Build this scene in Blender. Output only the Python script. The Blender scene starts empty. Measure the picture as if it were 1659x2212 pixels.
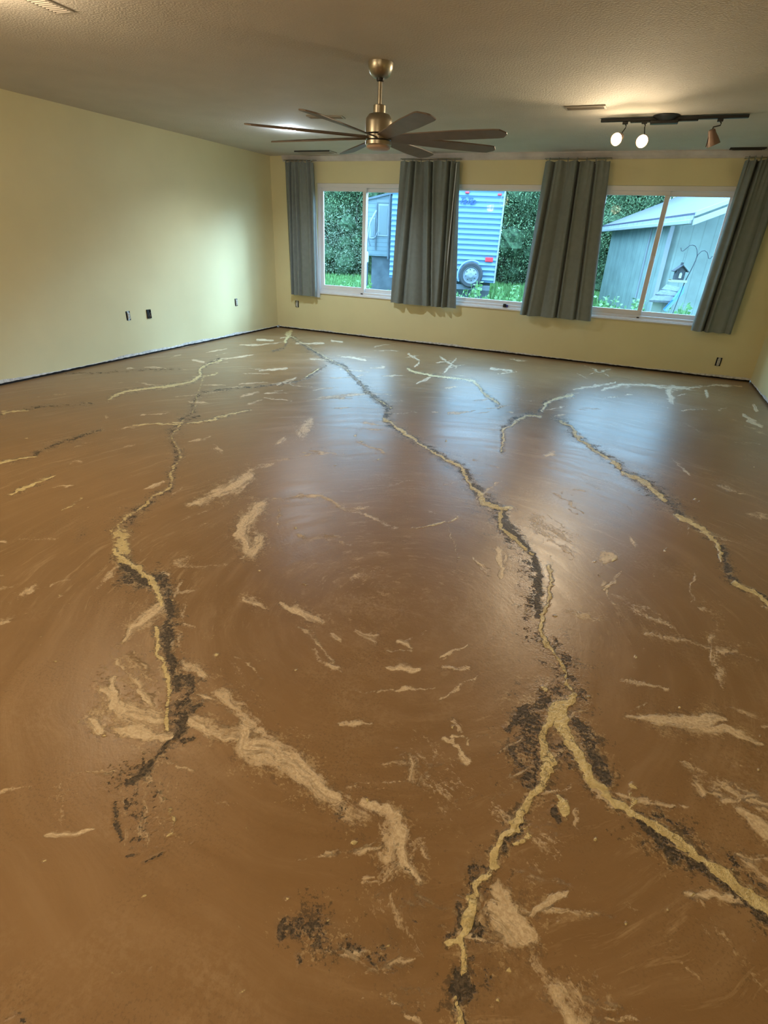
import bpy, bmesh, math, random
import numpy as np
from mathutils import Vector, Matrix
random.seed(7); rng = np.random.default_rng(11)
R = math.radians
scn = bpy.context.scene
COL = scn.collection

# ---------------------------------------------------------------- camera
CAMZ = 1.42468579; FPX = 1153.16
RIGHT = Vector((0.91462523, 0.40227234, 0.0404679))
UP = Vector((-0.21692532, 0.40380436, 0.888755))
FWD = Vector((-0.34118043, 0.82165626, -0.45659271))
cam_d = bpy.data.cameras.new('camera'); cam = bpy.data.objects.new('camera', cam_d); COL.objects.link(cam)
cam_d.sensor_fit = 'HORIZONTAL'; cam_d.sensor_width = 36; cam_d.lens = FPX / 1659 * 36
cam_d.clip_start = 0.03; cam_d.clip_end = 200
m = Matrix((RIGHT, UP, -FWD)).transposed().to_4x4(); m.translation = Vector((0, 0, CAMZ)); cam.matrix_world = m
scn.camera = cam
scn.view_settings.view_transform = 'Standard'; scn.view_settings.look = 'None'
scn.view_settings.gamma = 1; scn.view_settings.use_curve_mapping = False
EXPO = 0.17
scn.view_settings.exposure = EXPO
try:
    scn.cycles.use_denoising = True; scn.cycles.max_bounces = 6; scn.cycles.diffuse_bounces = 3; scn.cycles.glossy_bounces = 3; scn.cycles.use_adaptive_sampling = True; scn.cycles.adaptive_threshold = .09; scn.cycles.adaptive_min_samples = 20
    scn.cycles.sample_clamp_indirect = 6
except Exception: pass

# ---------------------------------------------------------------- world and lights
XL, XR, YB, YF, CH = -5.4225, 1.5555, 7.9966, -3.2, 2.44
world = bpy.data.worlds.new('sky'); scn.world = world; world.use_nodes = True
wn = world.node_tree.nodes; bg = wn['Background']
bg.inputs[0].default_value = (0.36, 0.68, 1.0, 1); bg.inputs[1].default_value = 9.5
SUN = 0.0

def light(name, kind, loc, power, color, size=.05, rot=None, **kw):
    d = bpy.data.lights.new(name, kind); d.energy = power; d.color = color
    if kind == 'POINT' or kind == 'SPOT': d.shadow_soft_size = size
    if kind == 'AREA': d.shape = 'DISK'; d.size = size
    for k, v in kw.items(): setattr(d, k, v)
    o = bpy.data.objects.new(name, d); COL.objects.link(o); o.location = loc
    if rot: o.rotation_euler = rot
    return o
WARM = (1.0, 0.78, 0.50)
# the bright overcast break low in the sky to the right of the trees
sd = Vector((math.cos(R(44)) * math.cos(R(21)), math.sin(R(44)) * math.cos(R(21)), math.sin(R(21))))
sky_break = light('sky_break', 'SUN', (20, 30, 12), 7.0, (.45, .72, 1.0)); sky_break.data.angle = R(24)
sky_break.rotation_euler = sd.to_track_quat('Z', 'Y').to_euler()
# sky portals in the three windows
WINS = [(-4.63, -3.13), (-2.65, -1.15), (-0.665, 0.835)]
for x0, x1 in WINS:
    d = bpy.data.lights.new('sky_portal', 'AREA'); d.shape = 'RECTANGLE'; d.size = x1 - x0; d.size_y = 1.4
    d.cycles.is_portal = True
    o = bpy.data.objects.new('sky_portal', d); COL.objects.link(o)
    o.location = ((x0 + x1) / 2, YB + .16, 1.35); o.rotation_euler = (R(-90), 0, 0)
# ceiling lamps of the part of the room behind the camera: (x, y, watts)
REAR_LAMPS = [(-3.2, 2.15, 30), (-0.9, -0.4, 42), (-4.2, -0.7, 80)]
LED_POWER, SPOT_POWER = 26, 68

# ---------------------------------------------------------------- material helpers
def new_mat(name):
    mt = bpy.data.materials.new(name); mt.use_nodes = True
    nt = mt.node_tree; return mt, nt, nt.nodes['Principled BSDF']
def node(nt, typ, **kw):
    n = nt.nodes.new(typ)
    for k, v in kw.items(): setattr(n, k, v)
    return n
def mat(name, color, rough=.6, metal=0, var=0.0, scale=8, bump=0, bscale=60, spec=.5, emit=None, estr=0, coord='Object', bdist=.01):
    mt, nt, b = new_mat(name)
    b.inputs['Base Color'].default_value = (*color, 1); b.inputs['Roughness'].default_value = rough
    b.inputs['Metallic'].default_value = metal; b.inputs['Specular IOR Level'].default_value = spec
    tc = node(nt, 'ShaderNodeTexCoord')
    if var > 0:
        n = node(nt, 'ShaderNodeTexNoise'); n.inputs['Scale'].default_value = scale; n.inputs['Detail'].default_value = 5
        nt.links.new(tc.outputs[coord], n.inputs['Vector'])
        r = node(nt, 'ShaderNodeValToRGB')
        r.color_ramp.elements[0].position = .3; r.color_ramp.elements[1].position = .7
        r.color_ramp.elements[0].color = (*[c * (1 - var) for c in color], 1)
        r.color_ramp.elements[1].color = (*[min(1, c * (1 + var)) for c in color], 1)
        nt.links.new(n.outputs['Fac'], r.inputs[0]); nt.links.new(r.outputs[0], b.inputs['Base Color'])
    if bump > 0:
        n = node(nt, 'ShaderNodeTexNoise'); n.inputs['Scale'].default_value = bscale; n.inputs['Detail'].default_value = 3
        nt.links.new(tc.outputs[coord], n.inputs['Vector'])
        bp = node(nt, 'ShaderNodeBump'); bp.inputs['Strength'].default_value = bump; bp.inputs['Distance'].default_value = bdist
        nt.links.new(n.outputs['Fac'], bp.inputs['Height']); nt.links.new(bp.outputs[0], b.inputs['Normal'])
    if emit: b.inputs['Emission Color'].default_value = (*emit, 1); b.inputs['Emission Strength'].default_value = estr
    return mt

M = {}
M['wall'] = mat('yellow_wall_paint', (.73, .65, .375), .62, var=.03, scale=2, bump=.25, bscale=160, bdist=.002)
M['ceiling'] = mat('ceiling_texture', (.60, .56, .50), .9, var=.04, scale=3, bump=.5, bscale=75, bdist=.010)
M['white_vinyl'] = mat('white_vinyl', (.74, .72, .72), .35)
M['trim_white'] = mat('painted_trim', (.55, .50, .46), .6, var=.15, scale=6)
M['rough_edge'] = mat('bare_drywall_edge', (.62, .60, .58), .9, var=.25, scale=30, bump=.6, bscale=60)
M['dark_gap'] = mat('dark_floor_gap', (.018, .013, .010), .9, var=.3, scale=12)
M['plaster_dust'] = mat('plaster_edge', (.40, .38, .36), .9, var=.3, scale=20)
M['nickel'] = mat('brushed_nickel', (.46, .42, .34), .36, 1, var=.12, scale=14)
M['black'] = mat('black_metal', (.012, .012, .013), .45)
M['black_plastic'] = mat('black_plastic', (.008, .008, .008), .6)
M['blade'] = mat('fan_blade', (.15, .115, .09), .5, var=.15, scale=9)
M['lens'] = mat('fan_lens', (.50, .36, .28), .35)
M['bronze'] = mat('bronze_lamp_can', (.24, .16, .12), .5, .3)
M['device'] = mat('outlet_device', (.55, .53, .50), .5)
M['steel'] = mat('steel_screw', (.5, .5, .5), .35, 1)
M['curtain'] = mat('sage_curtain_fabric', (.205, .222, .205), .85, var=.06, scale=20, bump=.3, bscale=400, bdist=.001, spec=.2)
M['lining'] = mat('white_curtain_lining', (.62, .66, .70), .8)
M['bulb_warm'] = mat('warm_bulb', (1, .8, .5), .3, emit=(1, .78, .42), estr=60)
M['bulb_cool'] = mat('cool_led_lens', (1, 1, 1), .3, emit=(.75, .88, 1), estr=60)
M['vent'] = mat('vent_metal', (.42, .38, .33), .5)
M['vent_dark'] = mat('vent_dark', (.03, .028, .022), .8)
M['trailer'] = None
M['tire'] = mat('tire_rubber', (.035, .038, .045), .8)
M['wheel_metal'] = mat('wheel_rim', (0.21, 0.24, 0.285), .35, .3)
M['red_plastic'] = mat('red_tail_light', (.55, .03, .05), .3)
M['letter'] = mat('blue_lettering', (.01, .05, .30), .4)
M['rv_dark'] = mat('rv_underbody', (.09, .11, .13), .8, var=.3, scale=4)
M['rv_glass'] = mat('rv_window_tint', (.10, .14, .16), .15)
M['rv_trim'] = mat('rv_trim', (.20, .23, .27), .5)
M['slide_wall'] = None
M['shed_roof'] = None
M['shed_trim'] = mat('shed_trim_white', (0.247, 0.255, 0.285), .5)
M['soffit'] = mat('shed_soffit', (.24, .26, .24), .7, var=.2, scale=6)
M['hook'] = mat('black_hook_iron', (.02, .03, .04), .5)
M['feeder_wood'] = mat('feeder_wood', (.035, .04, .05), .8, var=.5, scale=25)
M['feeder_base'] = mat('feeder_tray', (.30, .30, .22), .8)
M['blue_paint'] = mat('blue_painted_board', (.02, .13, .42), .5)
M['shingle'] = mat('grey_shingle', (.12, .14, .16), .9, var=.2, scale=30)
M['bark'] = mat('tree_bark', (.10, .08, .06), .9, var=.4, scale=12)
M['soil'] = mat('lawn_soil', (.03, .065, .018), .95, var=.4, scale=6, coord='Object')
M['grass'] = mat('grass_blades', (.13, .26, .07), .7, var=.35, scale=3)
M['weed'] = mat('weed_leaf', (.13, .27, .09), .6, var=.3, scale=9)
M['leafA'] = mat('leaf_dark', (.10, .165, .075), .6, var=.5, scale=1.6)
M['leafB'] = mat('leaf_mid', (.125, .20, .09), .6, var=.5, scale=1.8)
M['leafC'] = mat('leaf_pale', (.17, .21, .13), .6, var=.6, scale=2.5)
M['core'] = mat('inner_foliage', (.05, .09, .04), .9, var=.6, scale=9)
M['tank'] = mat('white_tank', (.5, .5, .5), .4)
M['concrete'] = mat('foundation', (.3, .3, .3), .9)

def groove_mat(name, color, axis, period, dark, sharp=.18, rough=.5, wave=False, bump=.6, var=.1):
    """siding grooves as a thin, repeating darker line in the colour"""
    mt, nt, b = new_mat(name); b.inputs['Roughness'].default_value = rough
    tc = node(nt, 'ShaderNodeTexCoord'); sep = node(nt, 'ShaderNodeSeparateXYZ')
    nt.links.new(tc.outputs['Object'], sep.inputs[0])
    d = node(nt, 'ShaderNodeMath', operation='DIVIDE'); d.inputs[1].default_value = period
    nt.links.new(sep.outputs[axis], d.inputs[0])
    fr = node(nt, 'ShaderNodeMath', operation='FRACT'); nt.links.new(d.outputs[0], fr.inputs[0])
    ramp = node(nt, 'ShaderNodeValToRGB')
    e = ramp.color_ramp.elements; e[0].position = 0; e[0].color = (*[c * dark for c in color], 1)
    e[1].position = sharp; e[1].color = (*color, 1)
    nt.links.new(fr.outputs[0], ramp.inputs[0])
    n = node(nt, 'ShaderNodeTexNoise'); n.inputs['Scale'].default_value = 2.5; n.inputs['Detail'].default_value = 6
    nt.links.new(tc.outputs['Object'], n.inputs['Vector'])
    mx = node(nt, 'ShaderNodeMix', data_type='RGBA', blend_type='MULTIPLY'); mx.inputs[0].default_value = 1
    mr = node(nt, 'ShaderNodeMapRange'); mr.inputs[1].default_value = .3; mr.inputs[2].default_value = .7
    mr.inputs[3].default_value = 1 - var * 2; mr.inputs[4].default_value = 1
    nt.links.new(n.outputs['Fac'], mr.inputs[0])
    nt.links.new(ramp.outputs[0], mx.inputs[6]); nt.links.new(mr.outputs[0], mx.inputs[7])
    nt.links.new(mx.outputs[2], b.inputs['Base Color'])
    return mt
M['shed_wall'] = groove_mat('shed_vertical_siding', (.235, .30, .275), 0, .22, .7, .12, var=.16)
M['shed_wall_y'] = groove_mat('shed_vertical_siding_side', (.235, .30, .275), 1, .42, .5, .12, var=.16)
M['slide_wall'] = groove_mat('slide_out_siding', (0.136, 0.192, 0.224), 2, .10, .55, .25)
M['shed_roof'] = groove_mat('shed_metal_roof', (.060, .058, .098), 1, .23, .6, .15)
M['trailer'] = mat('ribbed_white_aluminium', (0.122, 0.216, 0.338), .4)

# window glass: clear sheet with a weak mirror
gm, nt, b = new_mat('window_glass'); nt.nodes.remove(b)
tr = node(nt, 'ShaderNodeBsdfTransparent'); tr.inputs[0].default_value = (.93, .97, .97, 1)
gl = node(nt, 'ShaderNodeBsdfGlossy'); gl.inputs['Roughness'].default_value = .02
fz = node(nt, 'ShaderNodeFresnel'); fz.inputs[0].default_value = 1.45
mx = node(nt, 'ShaderNodeMixShader'); mf = node(nt, 'ShaderNodeMath', operation='MULTIPLY'); mf.inputs[1].default_value = .05; nt.links.new(fz.outputs[0], mf.inputs[0]); nt.links.new(mf.outputs[0], mx.inputs[0])
nt.links.new(tr.outputs[0], mx.inputs[1]); nt.links.new(gl.outputs[0], mx.inputs[2])
nt.links.new(mx.outputs[0], nt.nodes['Material Output'].inputs[0]); M['glass'] = gm

# ---------------------------------------------------------------- mesh helpers
class MB:
    def __init__(s): s.v = []; s.f = []; s.smooth = set()
    def add(s, vs, fs, smooth=False):
        o = len(s.v); s.v += [tuple(p) for p in vs]
        for f in fs:
            if smooth: s.smooth.add(len(s.f))
            s.f.append([i + o for i in f])
        return s
    def box(s, x0, x1, y0, y1, z0, z1, M_=None):
        vs = [Vector(p) for p in [(x0,y0,z0),(x1,y0,z0),(x1,y1,z0),(x0,y1,z0),(x0,y0,z1),(x1,y0,z1),(x1,y1,z1),(x0,y1,z1)]]
        if M_ is not None: vs = [M_ @ p for p in vs]
        return s.add(vs, [(0,3,2,1),(4,5,6,7),(0,1,5,4),(1,2,6,5),(2,3,7,6),(3,0,4,7)])
    def lathe(s, prof, n=32, M_=None, cap=True):
        vs = []; fs = []
        for r_, z in prof:
            for i in range(n):
                a = 2 * math.pi * i / n; p = Vector((r_ * math.cos(a), r_ * math.sin(a), z)); vs.append(M_ @ p if M_ is not None else p)
        for j in range(len(prof) - 1):
            for i in range(n):
                k = (i + 1) % n; fs.append((j*n+i, j*n+k, (j+1)*n+k, (j+1)*n+i))
        s.add(vs, fs, True)
        if cap:
            o = len(s.v) - len(vs)
            s.f.append([o + i for i in range(n)][::-1]); s.f.append([o + (len(prof)-1)*n + i for i in range(n)])
        return s
    def tube(s, pts, r, n=8):
        pts = [Vector(p) for p in pts]; rings = []
        rs = r if isinstance(r, (list, tuple)) else [r] * len(pts)
        for i, p in enumerate(pts):
            t = (pts[min(i+1, len(pts)-1)] - pts[max(i-1, 0)]).normalized()
            a = t.cross(Vector((0, 0, 1)));  a = a if a.length > .05 else t.cross(Vector((0, 1, 0)))
            a.normalize(); b_ = t.cross(a)
            rings.append([p + (a * math.cos(2*math.pi*k/n) + b_ * math.sin(2*math.pi*k/n)) * rs[i] for k in range(n)])
        vs = [q for rg in rings for q in rg]; fs = []
        for j in range(len(pts)-1):
            for k in range(n):
                l = (k+1) % n; fs.append((j*n+k, j*n+l, (j+1)*n+l, (j+1)*n+k))
        fs.append(tuple(range(n))[::-1]); fs.append(tuple((len(pts)-1)*n+i for i in range(n)))
        return s.add(vs, fs, True)
    def prism(s, poly, y0, y1, M_=None):
        """polygon in XZ extruded along Y"""
        n = len(poly); vs = [Vector((x, y0, z)) for x, z in poly] + [Vector((x, y1, z)) for x, z in poly]
        if M_ is not None: vs = [M_ @ p for p in vs]
        fs = [tuple(range(n)), tuple(range(2*n-1, n-1, -1))] + [(i, i+n, (i+1) % n + n, (i+1) % n) for i in range(n)]
        return s.add(vs, fs)
    def build(s, name, mt, parent=None, bevel=0, origin=None):
        me = bpy.data.meshes.new(name)
        if origin is not None: vs = [tuple(Vector(p) - Vector(origin)) for p in s.v]
        else: vs = s.v
        me.from_pydata(vs, [], s.f); me.materials.append(mt); me.update()
        bm = bmesh.new(); bm.from_mesh(me); bmesh.ops.recalc_face_normals(bm, faces=bm.faces); bm.to_mesh(me); bm.free()
        sm = np.zeros(len(me.polygons), bool)
        for i in s.smooth: sm[i] = True
        me.polygons.foreach_set('use_smooth', sm)
        if s.smooth:
            bm = bmesh.new(); bm.from_mesh(me)
            for e_ in bm.edges:
                if len(e_.link_faces) == 2 and e_.calc_face_angle(0) > .62: e_.smooth = False
            bm.to_mesh(me); bm.free()
        o = bpy.data.objects.new(name, me); COL.objects.link(o)
        if origin is not None: o.location = origin
        if parent is not None: o.parent = parent
        if bevel > 0:
            md = o.modifiers.new('bevel', 'BEVEL'); md.width = bevel; md.segments = 2; md.limit_method = 'ANGLE'
        return o
def thing(name, label, cat, loc=(0, 0, 0), rot=(0, 0, 0), group=None):
    o = bpy.data.objects.new(name, None); COL.objects.link(o); o.location = loc; o.rotation_euler = rot
    o.empty_display_size = .05; o['label'] = label; o['category'] = cat
    if group: o['group'] = group
    return o
def tag(o, label, cat, group=None):
    o['label'] = label; o['category'] = cat
    if group: o['group'] = group
    return o
def struct(o): o['kind'] = 'structure'; return o
def project(P):
    d = np.asarray(P, float) - np.array([0, 0, CAMZ])
    z = d @ np.array(FWD); return 829.5 + FPX * (d @ np.array(RIGHT)) / z, 1106 - FPX * (d @ np.array(UP)) / z, z
def on_plane(u, v, axis, val):
    d = RIGHT * ((u - 829.5) / FPX) + UP * ((1106 - v) / FPX) + FWD
    o = Vector((0, 0, CAMZ)); t = (val - o[axis]) / d[axis]; return o + d * t

# ================================================================ THE ROOM SHELL
T = .14
w = MB()
zs0, zs1 = .60, 2.10; GAP = .028
edges = [XL - T] + [e for ww in WINS for e in ww] + [XR + T]
for i in range(0, len(edges), 2): w.box(edges[i], edges[i+1], YB, YB + T, GAP, CH)
for x0, x1 in WINS:
    w.box(x0, x1, YB, YB + T, GAP, zs0); w.box(x0, x1, YB, YB + T, zs1, CH)
struct(w.build('wall_back', M['wall']))
struct(MB().box(XL - T, XL, YF, YB, GAP, CH).build('wall_left', M['wall']))
struct(MB().box(XR, XR + T, YF, YB, GAP, CH).build('wall_right', M['wall']))
struct(MB().box(XL - T, XR + T, YF - T, YF, GAP, CH).build('wall_front', M['wall']))
struct(MB().box(XL - T, XR + T, YF - T, YB + T, CH, CH + .15).build('ceiling', M['ceiling']))

# dark gap where the baseboard was removed, with the ragged paint edge above it
def ragged(p0, p1, nrm, n, name, z0=.024, hmin=.004, hmax=.026):
    p0, p1, nrm = Vector(p0), Vector(p1), Vector(nrm); vs = []; fs = []; h = .01
    for i in range(n + 1):
        p = p0.lerp(p1, i / n); h += random.uniform(-.006, .006); h = min(max(h, hmin), hmax)
        b0 = random.uniform(-.004, .002)
        vs += [p + Vector((0, 0, z0 + b0)), p + nrm * .006 + Vector((0, 0, z0 + b0)), p + nrm * .004 + Vector((0, 0, z0 + h)), p + Vector((0, 0, z0 + h + .001))]
    for i in range(n):
        a = i * 4
        for k in range(4): l = (k+1) % 4; fs.append((a+k, a+l, a+4+l, a+4+k))
    fs += [(0, 1, 2, 3), (n*4+3, n*4+2, n*4+1, n*4)]
    return struct(MB().add(vs, fs).build(name, M['rough_edge']))
struct(MB().box(XL, XR, YB + .012, YB + T, 0, GAP).build('trim_1', M['dark_gap']))
struct(MB().box(XL - T, XL - .012, YF, YB, 0, GAP).build('trim_2', M['dark_gap']))
struct(MB().box(XR + .012, XR + T, YF, YB, 0, GAP).build('trim_3', M['dark_gap']))
ragged((XL, YB, 0), (XR, YB, 0), (0, -1, 0), 260, 'trim_4')
ragged((XL, YF, 0), (XL, YB, 0), (1, 0, 0), 300, 'trim_5', hmax=.03)
ragged((XR, YF, 0), (XR, YB, 0), (-1, 0, 0), 260, 'trim_6', hmax=.03)
# crown moulding over the window wall
prof = [(0, CH), (0, CH - .075), (-.012, CH - .075), (-.016, CH - .062), (-.03, CH - .045), (-.045, CH - .02), (-.052, CH - .012), (-.052, CH)]
vs = [(-5.19, YB + y, z) for y, z in prof] + [(XR, YB + y, z) for y, z in prof]; n = len(prof)
struct(MB().add(vs, [tuple(range(n)), tuple(range(2*n-1, n-1, -1))] + [(i, i+n, (i+1) % n + n, (i+1) % n) for i in range(n)]).build('trim_7', M['trim_white']))

# ---------------------------------------------------------------- windows
def window(idx, x0, x1, slider):
    root = struct(MB()
        .box(x0, x1, YB + .02, YB + .10, 2.045, 2.10).box(x0, x1, YB + .02, YB + .10, .60, .66)
        .box(x0, x0 + .045, YB + .02, YB + .10, .66, 2.045).box(x1 - .045, x1, YB + .02, YB + .10, .66, 2.045)
        .build('window_%d' % idx, M['white_vinyl'], bevel=.004))
    MB().box(x0 - .012, x1 + .012, YB - .018, YB + .02, .592, .612).box(x0, x1, YB - .004, YB + .03, .612, .626).build('window_sill', M['white_vinyl'], root, .003)
    fr = MB()
    if slider:
        xm = (x0 + x1) / 2
        a0, a1, s = x0 + .045, xm + .045, .045
        y0, y1 = YB + .035, YB + .065     # sliding sash, nearer
        MB().box(a0, a1, y0, y1, 2.0, 2.05).box(a0, a1, y0, y1, .66, .725).box(a0, a0+s, y0, y1, .725, 2.0).box(a1-s-.01, a1, y0, y1, .725, 2.0)\
            .build('sash', M['white_vinyl'], root, .003)
        MB().box(a0+s, a1-s-.01, y0+.012, y0+.018, .725, 2.0).build('pane', M['glass'], root)
        b0, b1 = xm - .01, x1 - .045
        y0, y1 = YB + .068, YB + .096
        MB().box(b0, b1, y0, y1, 1.995, 2.05).box(b0, b1, y0, y1, .66, .715).box(b0, b0+.06, y0, y1, .715, 1.995).box(b1-.03, b1, y0, y1, .715, 1.995)\
            .build('sash', M['white_vinyl'], root, .003)
        MB().box(b0+.06, b1-.03, y0+.012, y0+.018, .715, 1.995).build('pane', M['glass'], root)
        MB().box(xm + .0, xm + .035, YB + .026, YB + .036, 1.30, 1.36).build('latch', M['white_vinyl'], root, .003)
        MB().box(xm + .0, xm + .03, YB + .0, YB + .02, .634, .646).build('stop', M['black_plastic'], root, .002)
    else:
        MB().box(x0+.045, x1-.045, YB+.05, YB+.09, 2.03, 2.05).box(x0+.045, x1-.045, YB+.05, YB+.09, .66, .705)\
            .box(x0+.045, x0+.075, YB+.05, YB+.09, .705, 2.03).box(x1-.075, x1-.045, YB+.05, YB+.09, .705, 2.03).build('sash', M['white_vinyl'], root, .003)
        MB().box(x0+.075, x1-.075, YB+.066, YB+.072, .705, 2.03).build('pane', M['glass'], root)
    return root
for i, (x0, x1) in enumerate(WINS): window(i + 1, x0, x1, i != 1)
t = thing('window_latch', 'small dark blue black latch block on the sill of the middle window', 'latch', (-1.625, YB, .626))
MB().box(-.03, .012, -.012, .02, 0, .045).build('latch_body', M['black_plastic'], t, .004)
MB().box(.014, .035, -.010, .018, 0, .035).build('latch_tab', mat('navy_plastic', (.01, .015, .15), .4), t, .004)

# ================================================================ THE FLOOR
# strokes of patching compound: (kind, strength, [(u, v, halfwidth)...]) traced on the floor, turned into floor coordinates below
S = []
def st(kind, strength, *pts): S.append((kind, strength, pts))
# main crack through the middle
st('dark', .62, (622,722,4),(660,748,5),(700,775,6),(740,790,6),(770,820,6),(800,850,9),(840,880,9),(832,905,8),(852,925,7),(880,940,7),(915,962,8),(960,988,9),(990,1003,10),(1008,1028,14),(1028,1055,16),(1050,1085,18),(1082,1112,22),(1085,1135,24),(1105,1160,26))
st('cream', .55, (625,724,1.5),(700,770,1),(745,795,1.2),(800,850,1),(842,880,2))
st('cream', 1, (828,905,3),(845,912,2.2),(855,925,3),(882,939,3),(905,955,2.2),(935,975,2.2),(965,992,2.5),(990,1003,3))
st('cream', 1, (992,1002,3),(1005,1030,3),(1018,1050,3.5),(1040,1072,6),(1045,1088,5),(1062,1096,5),(1085,1099,5),(1105,1097,3))
st('cream', 1, (1078,1110,5),(1080,1135,5),(1095,1155,4),(1118,1172,4),(1140,1190,4),(1150,1200,3))
st('dark', .95, (1085,1108,10),(1088,1130,9),(1112,1160,8),(1138,1182,8),(1152,1205,8),(1162,1240,9),(1164,1290,8),(1166,1330,8))
st('dark', .42, (1130,1200,30),(1140,1245,36),(1142,1300,34),(1150,1360,30),(1180,1400,28),(1210,1440,28))
st('cream', 1, (1184,1222,3.5),(1190,1250,4),(1190,1280,4),(1182,1310,4.5),(1172,1350,5),(1175,1372,5),(1192,1398,4.5),(1210,1425,4),(1225,1455,3.5),(1230,1485,4))
st('dark', .5, (1195,1390,26),(1225,1430,30),(1240,1480,34),(1265,1515,18))
st('cream', 1, (1182,1490,6),(1184,1495,5)); st('cream', 1, (1238,1500,8),(1228,1525,9),(1218,1545,12))
# the fork
st('dark', .66, (1190,1500,30),(1160,1540,38),(1150,1600,40),(1160,1660,34),(1150,1700,14))
st('dark', .95, (1098,1572,10),(1120,1560,9),(1140,1530,9)); st('dark', .55, (1110,1620,14),(1135,1660,20))
st('cream', 1, (1218,1520,13),(1200,1535,9),(1196,1562,9),(1180,1590,9),(1185,1620,10),(1192,1650,11),(1184,1685,12),(1170,1708,10),(1150,1738,12),(1125,1770,13),(1098,1785,13),(1075,1800,9),(1068,1835,11),(1064,1865,8))
st('dark', .9, (1140,1748,8),(1128,1782,9),(1095,1800,10),(1080,1815,8),(1092,1830,8))
st('cream', .85, (1140,1800,7),(1110,1812,6),(1140,1790,6)); st('cream', .75, (1075,1860,6),(1060,1880,8),(1035,1900,9),(1034,1925,9))
st('cream', 1, (1020,1940,12),(1008,1968,12),(1002,1995,12),(992,2020,12),(972,2035,8)); st('cream', 1, (992,2020,11),(1000,2045,9),(1003,2070,7),(998,2095,6))
st('dark', .9, (992,1950,8),(990,1990,10),(968,2020,6)); st('dark', .75, (1000,2095,14),(990,2135,22),(992,2170,22),(1005,2212,20))
st('cream', 1, (985,2150,5),(996,2185,7),(988,2215,8),(980,2290,9),(1000,2380,5)); st('dark', .75, (1000,2212,18),(985,2300,18),(1005,2390,12)); st('dark', .45, (1030,1880,40),(1045,1960,36),(1030,2080,40),(1010,2150,50))
st('cream', 1, (1212,1545,13),(1222,1580,14),(1240,1612,15),(1258,1645,15),(1278,1680,14),(1300,1705,11),(1325,1738,9))
st('dark', .85, (1250,1560,16),(1275,1600,18),(1295,1650,18),(1310,1690,14)); st('dark', .6, (1212,1620,20),(1235,1650,14))
st('pale', .9, (1275,1680,16),(1300,1715,12),(1325,1745,10))
st('cream', 1, (1325,1738,12),(1350,1745,13),(1375,1762,8),(1410,1775,12),(1440,1795,14),(1475,1815,13),(1510,1845,12),(1545,1870,12),(1575,1895,13),(1610,1925,12),(1640,1950,11),(1665,1975,11),(1730,2020,9),(1790,2075,6))
st('dark', .75, (1390,1775,26),(1430,1808,30),(1480,1838,30),(1520,1862,28),(1570,1900,20),(1630,1950,18),(1665,1985,20),(1740,2040,18),(1800,2090,10))
st('dark', .5, (1420,1750,10),(1480,1790,8),(1560,1840,10),(1650,1920,8))
st('cream', 1, (1205,1730,6),(1215,1748,10),(1222,1770,9)); st('dark', .85, (1195,1755,9),(1205,1775,8))
st('cream', .7, (1365,1690,4),(1372,1720,8),(1372,1745,6)); st('pale', .6, (1240,1760,8),(1245,1790,8))
# left crack
st('dark', .55, (705,790,4),(690,800,4),(660,820,3.5),(600,832,3),(520,838,3),(470,842,4),(430,852,6),(415,870,5),(418,890,7),(400,905,9),(372,928,10),(372,950,8),(385,982,12),(375,1010,9),(368,1055,9),(330,1085,9),(290,1112,14),(264,1135,18))
st('cream', .9, (690,796,1.5),(662,815,1)); st('cream', .66, (400,908,1.5),(385,920,2),(370,940,2.5),(385,970,2.5),(392,985,2.5),(374,1010,3),(370,1050,3.5),(350,1065,3.5),(328,1082,3),(300,1105,3),(275,1115,3.5),(260,1130,4),(260,1155,4))
st('cream', .62, (262,1150,22),(260,1180,24),(270,1205,16)); st('cream', 1, (245,1190,5),(275,1210,6),(300,1228,7),(322,1248,7),(336,1268,8),(345,1292,7),(350,1305,5))
st('dark', .8, (262,1150,12),(262,1185,14),(285,1225,10))
st('dark', 1, (264,1200,10),(275,1225,9),(300,1250,10),(330,1262,8)); st('dark', .7, (265,1245,14),(290,1262,10),(350,1245,16),(362,1280,16))
st('dark', .85, (362,1290,12),(368,1330,14),(362,1380,14),(362,1415,12),(380,1450,12),(385,1480,12))
st('cream', 1, (340,1355,4),(343,1385,5),(345,1420,6),(358,1450,6),(368,1480,5),(370,1510,4),(366,1545,4),(358,1575,5))
st('dark', .6, (400,1465,22),(415,1490,22),(400,1530,26),(385,1560,24)); st('dark', 1, (400,1545,8),(392,1575,7),(365,1605,6),(340,1640,7),(310,1665,9),(288,1690,8))
st('dark', .55, (345,1640,28),(300,1665,34),(260,1690,36)); st('dark', .42, (300,1740,60),(310,1790,55)); st('dark', 1, (250,1740,6),(248,1780,7),(256,1805,5))
st('dark', 1, (275,1838,4),(288,1840,4)); st('dark', 1, (312,1858,4),(330,1848,5),(350,1840,4)); st('cream', .6, (375,1750,8),(382,1785,8),(362,1798,6))
st('dark', .95, (415,1540,9),(440,1522,3)); st('dark', .95, (395,1602,8),(412,1600,8)); st('dark', .9, (402,1462,10),(425,1480,6))
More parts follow.
